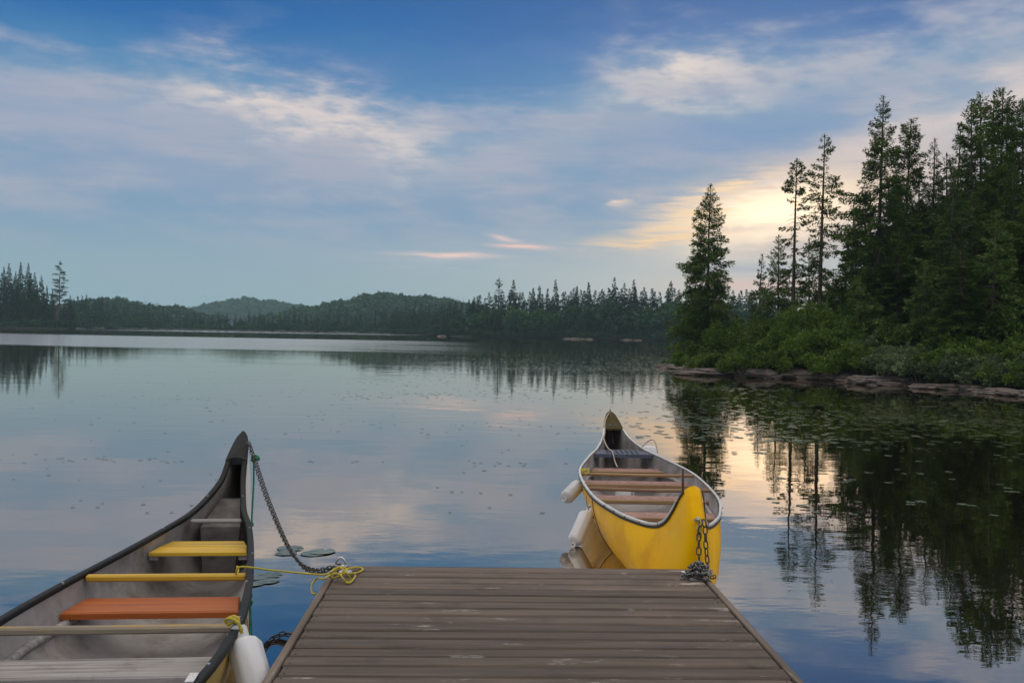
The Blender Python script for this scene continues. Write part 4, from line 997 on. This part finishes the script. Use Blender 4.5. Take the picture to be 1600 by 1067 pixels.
deck_plate(CL, lc_, .38, MAT['gun_black'], 'bow_cap', lift=.03, ridge=.02, far=False, over=.03)
def bar(C, par, u, z, w_, h_, mat, name='thwart', extra=.0):
    w = beam_at(C, u, z) + extra
    return MB().box((0, u, z), (2 * w - .012, w_, h_), bev=.010).build(name, MAT[mat], par)
bar(CL, lc_, 1.30, .585, .055, .03, 'grey_wood')
for k in (0, 1): seat_board(CL, 1.62 + k * .205, 1.812 + k * .205, .485, .03, MAT['yellow_paint'], lc_, 'bench_board')
for u_ in (1.66, 1.98):
    for s_ in (-1, 1): MB().box((s_ * (beam_at(CL, u_, .45) - .03), u_, .437), (.07, .05, .04), bev=.006).build('seat_bearer', MAT['grey_wood'], lc_)
bar(CL, lc_, 3.0, .535, .06, .042, 'yellow_paint')
seat_board(CL, 3.08, 3.42, .425, .045, MAT['orange_seat'], lc_, 'bench', bev=.01)
bar(CL, lc_, 4.16, .535, .06, .040, 'yellow_worn')
seat_board(CL, 4.30, 4.60, .425, .04, MAT['grey_wood'], lc_, 'bench', bev=.01)
bar(CL, lc_, 5.4, .535, .06, .04, 'yellow_worn')
for s_ in (-1, 1):
    rp = [(s_ * (beam_at(CL, u, .35) - .012), u, .355) for u in np.linspace(3.0, 5.6, 10)]
    MB().tube(rp, .028, 6).build('seat_riser', MAT['grey_wood'], lc_, True)
w1 = beam_at(CL, 1.05, .45)
# sloping float tank in the bow
tk = [(-beam_at(CL, .62, .66) - .0, .62, .66), (beam_at(CL, .62, .66), .62, .66), (beam_at(CL, 1.12, .50), 1.12, .50), (-beam_at(CL, 1.12, .50), 1.12, .50), (-beam_at(CL, 1.18, .2), 1.18, .12), (beam_at(CL, 1.18, .2), 1.18, .12)]
MB().add(tk, [(0, 1, 2, 3), (3, 2, 5, 4)]).build('float_tank', MAT['inner_dark'], lc_)
i_ = int(np.argmin(np.abs(CL[0] - 5.14)))
MB().box((-CL[1][i_] + .02, CL[0][i_], CL[2][i_] + .034), (.04, .12, .004), rz=0.0).build('sticker', MAT['sticker'], lc_)
rv = MB()
for u_ in np.arange(.9, 6.6, .8):
    i_ = int(np.argmin(np.abs(CL[0] - u_)))
    for s_ in (-1, 1): rv.tube([(s_ * CL[1][i_], u_, CL[2][i_] + .02), (s_ * CL[1][i_], u_, CL[2][i_] + .034)], .008, 6)
tag(rv.build('rivet', MAT['steel'], lc_), None, None, None, 'stuff')

# ------------------------------------------------------------------ fenders
def fender(top, bottom, r, label, roll=0, group='white fenders on the canoes', eye=True):
    top, bottom = Vector(top), Vector(bottom); ax = (bottom - top); L = ax.length
    e = empty('fender', top, label, 'fender', group)
    q = ax.to_track_quat('-Z', 'Y'); e.rotation_mode = 'QUATERNION'; e.rotation_quaternion = q
    prof = [(.0, .30), (.02, .34), (.03, .58), (.05, .80), (.08, .93), (.12, 1.0), (.88, 1.0), (.92, .93), (.95, .8), (.97, .58), (.98, .34), (1.0, .30)]
    n = 36; vs, fs = [], []
    for k, (a, b) in enumerate(prof):
        for j in range(n):
            th = 2 * PI * j / n; rr = r * b
            if b > .92 and j % 4 == 0: rr *= 1.05
            vs.append((math.cos(th) * rr, math.sin(th) * rr * (1 if b > .5 else .7), -a * L))
    for k in range(len(prof) - 1):
        for j in range(n): fs.append((k * n + j, k * n + n + j, k * n + n + (j + 1) % n, k * n + (j + 1) % n))
    fs.append(tuple(range(n))); fs.append(tuple((len(prof) - 1) * n + j for j in range(n - 1, -1, -1)))
    MB().add(vs, fs).build('body', MAT['fender'], e, True)
    for z_, d_ in ((.045, 1), (-L - .01, -1)) if eye else ():
        MB().box((0, 0, z_ - (.01 if d_ > 0 else 0)), (r * (.95 if d_ > 0 else .6), r * .34, .12 if d_ > 0 else .08), bev=.012).build('eyelet', MAT['fender'], e)
        MB().tube([(0, -r * .20, z_ + .012 * d_), (0, r * .20, z_ + .012 * d_)], r * .15, 8).build('eye_hole', MAT['rust'], e)
    return e
f1t, f1b = D(379, 1000, 5.36), D(406, 1098, 5.12)
fender(f1t, f1b, .090, 'white ribbed fender between old canoe and dock edge')
fender(D(919, 800, 10.25), D(897, 849, 10.05), .078, 'white fender dipping in the water at the yellow bow side')
fender(D(905, 757, 11.2), D(883, 779, 10.95), .076, 'shorter white fender higher up the yellow hull, mostly in shade')
fender(D(1012, 696, 13.62), D(1016, 742, 13.55), .125, 'white rounded fender outboard by the navy stern seat', eye=False)

# ------------------------------------------------------------------ ropes and chains
def rope(name, pts, r, mat, label, group=None, n=8, cat='rope', seg=.03):
    c = resample(curve(pts, n), seg); e = MB().tube(c, r, 7).build(name, MAT[mat], None, True)
    tag(e, label, cat, group); return e
def knot(c, R_, r, seed, loops=3):
    g = random.Random(seed); pts = []
    for k in range(loops * 8):
        a = 2 * PI * k / 8; pts.append(Vector(c) + Vector((math.cos(a) * R_ * g.uniform(.7, 1.2), math.sin(a) * R_ * .6 * g.uniform(.5, 1.2), R_ * .5 * math.sin(a * 1.6 + seed) + g.uniform(-.3, .3) * R_)))
    return pts
def link_mesh(L, w, r, mat, name='link'):
    ring = []
    n = 12
    for k in range(n):
        a = 2 * PI * k / n; ring.append(Vector((math.cos(a) * w, math.sin(a) * w + math.copysign(L - w, math.sin(a)) * min(1, abs(math.sin(a)) * 2), 0)))
    vs, fs = [], []
    for i, p in enumerate(ring):
        t = (ring[(i + 1) % n] - ring[i - 1]).normalized(); a = Vector((0, 0, 1)); b = t.cross(a)
        for k in range(5): th = 2 * PI * k / 5; vs.append(p + (a * math.cos(th) + b * math.sin(th)) * r)
    for i in range(n):
        for k in range(5): i2, k2 = (i + 1) % n, (k + 1) % 5; fs.append((i * 5 + k, i2 * 5 + k, i2 * 5 + k2, i * 5 + k2))
    return MB().add(vs, fs).mesh(name, mat, True)
LK, LKG = link_mesh(.024, .0125, .0042, MAT['chain']), link_mesh(.024, .0135, .0048, MAT['chain_grey'])
LKB = link_mesh(.030, .017, .0058, MAT['chain'])
def chain_links(parent, pts, me, pitch, roll0=.3, org=None):
    c = resample(pts, pitch); org = org or Vector((0, 0, 0))
    for i in range(len(c) - 1):
        t = (c[i + 1] - c[i]).normalized(); q = t.to_track_quat('Y', 'Z') @ Matrix.Rotation(roll0 + (PI / 2 if i % 2 else 0), 3, 'Y').to_quaternion()
        o = obj('link', me, parent); o.rotation_mode = 'QUATERNION'; o.rotation_quaternion = q; o.location = (c[i] + c[i + 1]) / 2 - org
cs = D(388, 690, 9.45)
ch = empty('chain', cs, 'doubled dark chain sagging from old canoe tip to dock corner', 'chain')
dk = dLF + ac_ * .06 - ax_ * .05
for k, (dx, dy) in enumerate([(0, 0), (4.5, 2.5)]):
    pp = [D(387 + dx * .6, 689 + dy, 9.45), D(397 + dx, 722 + dy, 9.2), D(412 + dx, 768 + dy * .6, 8.85), D(432 + dx, 818 + dy, 8.4), D(450 + dx, 855 + dy * 1.5, 8.0), D(470 + dx, 880 + dy * 2.6, 7.7), D(492 + dx, 890 + dy * 2.2, 7.45), D(508, 888 + dy * 1.5, 7.32), Vector((dk.x, dk.y, DZ + .02))]
    chain_links(ch, curve(pp, 8), LK, .040, .2 + k, cs)
e_ = empty('chain', D(455, 991, 5.75), 'short black chain looping from dock side down to the water', 'chain')
for k in (0, 1):
    chain_links(e_, curve([D(456, 990 + k, 5.75), D(440, 989.5 + k * 2, 5.78), D(425, 997 + k * 3, 5.8), D(413 + k * 2, 1012 + k, 5.85), D(408 + k * 2, 1032, 5.9), D(406, 1060, 6.0)], 8), LK, .043, .5 + k, e_.location.copy())
# chain from the yellow bow
bw = yc.matrix_basis @ bolt_l
ce = empty('chain', bw, 'dark chain hanging in two strands down the yellow bow', 'chain')
bwp = Vector(bw)
for k, pts in enumerate([[(1096, 812), (1093.5, 822), (1092, 840), (1092, 860), (1092.5, 880), (1093, 900)], [(1099, 812), (1102, 825), (1102.5, 845), (1104, 866), (1106, 886), (1104, 902)]]):
    c3 = [D(px, py, bwp.y - .035 - .12 * i / 5) for i, (px, py) in enumerate(pts)]
    chain_links(ce, curve(c3, 6), LKB, .050, .35 + k, bw)
MB().tube([Vector((-.03, -.02, .0)), Vector((0, -.03, .03)), Vector((.03, -.02, 0))], .006, 6).build('shackle', MAT['steel'], ce, True)
# heap of chain on the dock corner
hp = P(1091, 904, DZ); hp.z = DZ
he = empty('chain_pile', hp, 'grey chain heaped on the dock corner below yellow bow', 'chain')
rg = random.Random(12)
for k in range(120):
    a, rr = rg.uniform(0, 6.28), abs(rg.gauss(0, .5)); rr = min(rr, 1.0)
    h_ = .105 * (1 - rr ** 1.6) * rg.uniform(.3, 1) + .012
    o = obj('link', LKG if k % 4 else LK, he, (math.cos(a) * rr * .115, math.sin(a) * rr * .085, h_), (rg.uniform(-1.2, 1.2), rg.uniform(-1.2, 1.2), rg.uniform(0, 6.28)))
pk = P(1071, 899.5, DZ); pe = empty('padlock', (pk.x, pk.y, DZ), 'silver padlock lying at the side of the chain heap', 'padlock', None, .5)
MB().box((0, 0, .02), (.06, .035, .036), bev=.006).build('lock_body', MAT['steel'], pe)
MB().tube(curve([(.03, -.008, .02), (.055, -.008, .022), (.065, 0, .024), (.055, .010, .022), (.03, .010, .02)], 4), .005, 6).build('shackle', MAT['steel'], pe, True)
# shackle at the left corner
sk = empty('shackle', (dk.x, dk.y, DZ), 'bright steel shackle holding the chain at the roped dock corner', 'shackle')
MB().tube(curve([(-.03, 0, .0), (-.032, 0, .045), (0, 0, .075), (.032, 0, .045), (.03, 0, 0)], 6), .008, 8).build('bow', MAT['steel'], sk, True)
MB().tube([(-.045, 0, .012), (.045, 0, .012)], .010, 8).build('pin', MAT['steel'], sk, True)
MB().box((.06, -.14, .006), (.09, .06, .012), bev=.003).build('plate', MAT['steel'], sk)

# yellow mooring rope with loose loops on the corner
z0 = DZ + .012
def Pd(px, py, dz=0.0): return P(px, py, z0 + dz)
yr = [D(370, 884, 6.72), D(373, 893, 6.70), D(369, 897, 6.66), D(372, 886, 6.6), D(390, 886, 6.65), D(420, 890, 6.8), D(450, 893, 6.95), D(480, 896, 7.05), Pd(510, 897, .03), Pd(524, 890, .05), Pd(537, 886, .04), Pd(542, 892, .05), Pd(532, 899, .03), Pd(518, 903, .0),
      Pd(516, 894, .06), Pd(530, 886, .07), Pd(540, 893, .07), Pd(548, 905), Pd(541, 909), Pd(533, 897, .05), Pd(545, 888, .03), Pd(560, 886), Pd(567, 889), Pd(560, 894), Pd(543, 896, .02), Pd(553, 895, .02), Pd(555, 900), Pd(547, 910), Pd(540, 909), Pd(530, 896, .05),
      Pd(516, 898, .04), Pd(506, 904, .05), D(496, 903, 7.1), D(488, 911, 7.1), D(486, 922, 7.05), D(490, 928, 7.0), D(494, 927, 6.95)]
rope('mooring_rope', yr, .0068, 'rope_yellow', 'yellow rope stretched from thwart to a loose tangle on the dock')
rope('fender_rope', [D(352, 969, 5.42), D(360, 964, 5.42), D(370, 963, 5.40), D(375, 972, 5.38), D(366, 970, 5.38), D(356, 976, 5.42), D(352, 968, 5.42), D(362, 966, 5.36), D(371, 971, 5.34), D(376, 981, 5.35), D(378, 989, 5.35)], .009, 'rope_yellow', 'yellow cord tying the ribbed fender to the black gunwale')
rope('tie_rope', [D(1110, 914, 6.95), D(1119, 917, 6.93), D(1114, 912, 6.97), D(1121, 924, 6.92)], .006, 'rope_yellow', 'short yellow rope end below the chain heap')
rope('tie_rope', knot(yc.matrix_basis @ Vector((-.60, 3.72, .56)), .045, .007, 3), .0085, 'rope_yellow', 'yellow rope knotted round the yellow canoe gunwale', seg=.015)
rope('tie_rope', [bwp + Vector((.01, -.03, .02)), bwp + Vector((.02, -.05, -.02)), bwp + Vector((-.015, -.05, -.05)), bwp + Vector((.02, -.06, -.08)), bwp + Vector((0, -.06, -.12)), bwp + Vector((.012, -.055, -.03)), bwp + Vector((-.02, -.06, -.07))], .007, 'rope_yellow', 'frayed yellow rope wound through the bow chain', seg=.015)
gk = D(399, 716, 9.3)
rope('green_rope', knot(gk, .035, .008, 5) + [D(397, 722, 9.3), D(396.5, 750, 9.28), D(395, 780, 9.26), D(393.5, 812, 9.24)] + knot(D(391, 820, 9.22), .03, .008, 8, 2) + [D(386, 827, 9.2)], .0085, 'rope_green', 'green rope hanging knotted from the chained canoe tip', seg=.02)
rope('green_rope', knot(D(387, 940, 6.3), .03, .007, 6, 2) + [D(390, 942, 6.3), D(391, 960, 6.28), D(390.5, 985, 6.25), D(390, 1000, 6.2)], .007, 'rope_green', 'short green rope end hanging behind the ribbed fender', seg=.02)
Y_ = lambda x, u, z: yc.matrix_basis @ Vector((x, u, z))
rope('pale_rope', [Y_(.0, 7.2, .98), Y_(-.06, 7.05, .93), Y_(-.11, 6.85, .84), Y_(-.14, 6.5, .73), Y_(-.19, 6.1, .70), Y_(-.17, 5.72, .615), Y_(-.14, 5.3, .60), Y_(-.12, 5.16, .50), Y_(-.10, 5.0, .445)], .009, 'rope_pale', 'pale rope trailing from stern over the navy seat')
rope('pale_rope', [Y_(.30, 5.7, .63), Y_(.38, 5.75, .70), Y_(.43, 5.6, .74), Y_(.45, 5.45, .70), Y_(.46, 5.35, .60)], .008, 'rope_pale', 'pale rope loop holding the outboard stern fender')
rope('pale_rope', [D(906, 758, 11.2), D(911, 752, 11.25), D(908, 744, 11.3)], .007, 'rope_pale', 'pale cord holding the shaded fender to the gunwale')
rope('pale_rope', [D(920, 797, 10.25), D(917, 787, 10.3), D(916, 774, 10.33)], .007, 'rope_pale', 'pale cord holding the dipping fender to the gunwale')
# bailer jug on the canoe floor
je = empty('bailer', Y_(-.08, 4.45, .02), 'white cut-down jug lying between the faded red benches', 'jug')
jm = MB(); jm.tube([(0, 0, 0), (0, 0, .03), (0, 0, .2), (0, 0, .25), (0, 0, .29)], [.085, .1, .1, .07, .035], 14); jm.build('jug_body', MAT['fender'], je, True, loc=(0, 0, 0))
MB().tube(curve([(.05, 0, .25), (.12, 0, .22), (.12, 0, .12), (.095, 0, .1)], 5), .012, 7).build('handle', MAT['fender'], je, True)
rope('pale_rope', [Y_(-.35, 3.2, -.05), Y_(-.25, 3.4, -.04), Y_(-.15, 3.2, -.05), Y_(-.28, 3.05, -.05), Y_(-.38, 3.25, -.04), Y_(-.2, 3.5, -.04)], .009, 'rope_pale', 'pale rope coiled on the floor of the yellow canoe')

# ------------------------------------------------------------------ haze over the lake
hz = MB().box((0, 1050, 32), (3040, 2640, 66)).build('haze', bpy.data.materials.new('evening_haze'))
hm = hz.data.materials[0]; hm.use_nodes = True; N_ = NT(hm.node_tree)
pv = N_.n('ShaderNodeVolumePrincipled'); pv.inputs['Color'].default_value = (.58, .86, 1.0, 1); pv.inputs['Density'].default_value = .00022; pv.inputs['Anisotropy'].default_value = .2
oo = N_.n('ShaderNodeOutputMaterial'); N_.t.links.new(pv.outputs[0], oo.inputs['Volume'])
tag(hz, 'thin evening haze over the lake', 'haze', None, 'stuff')
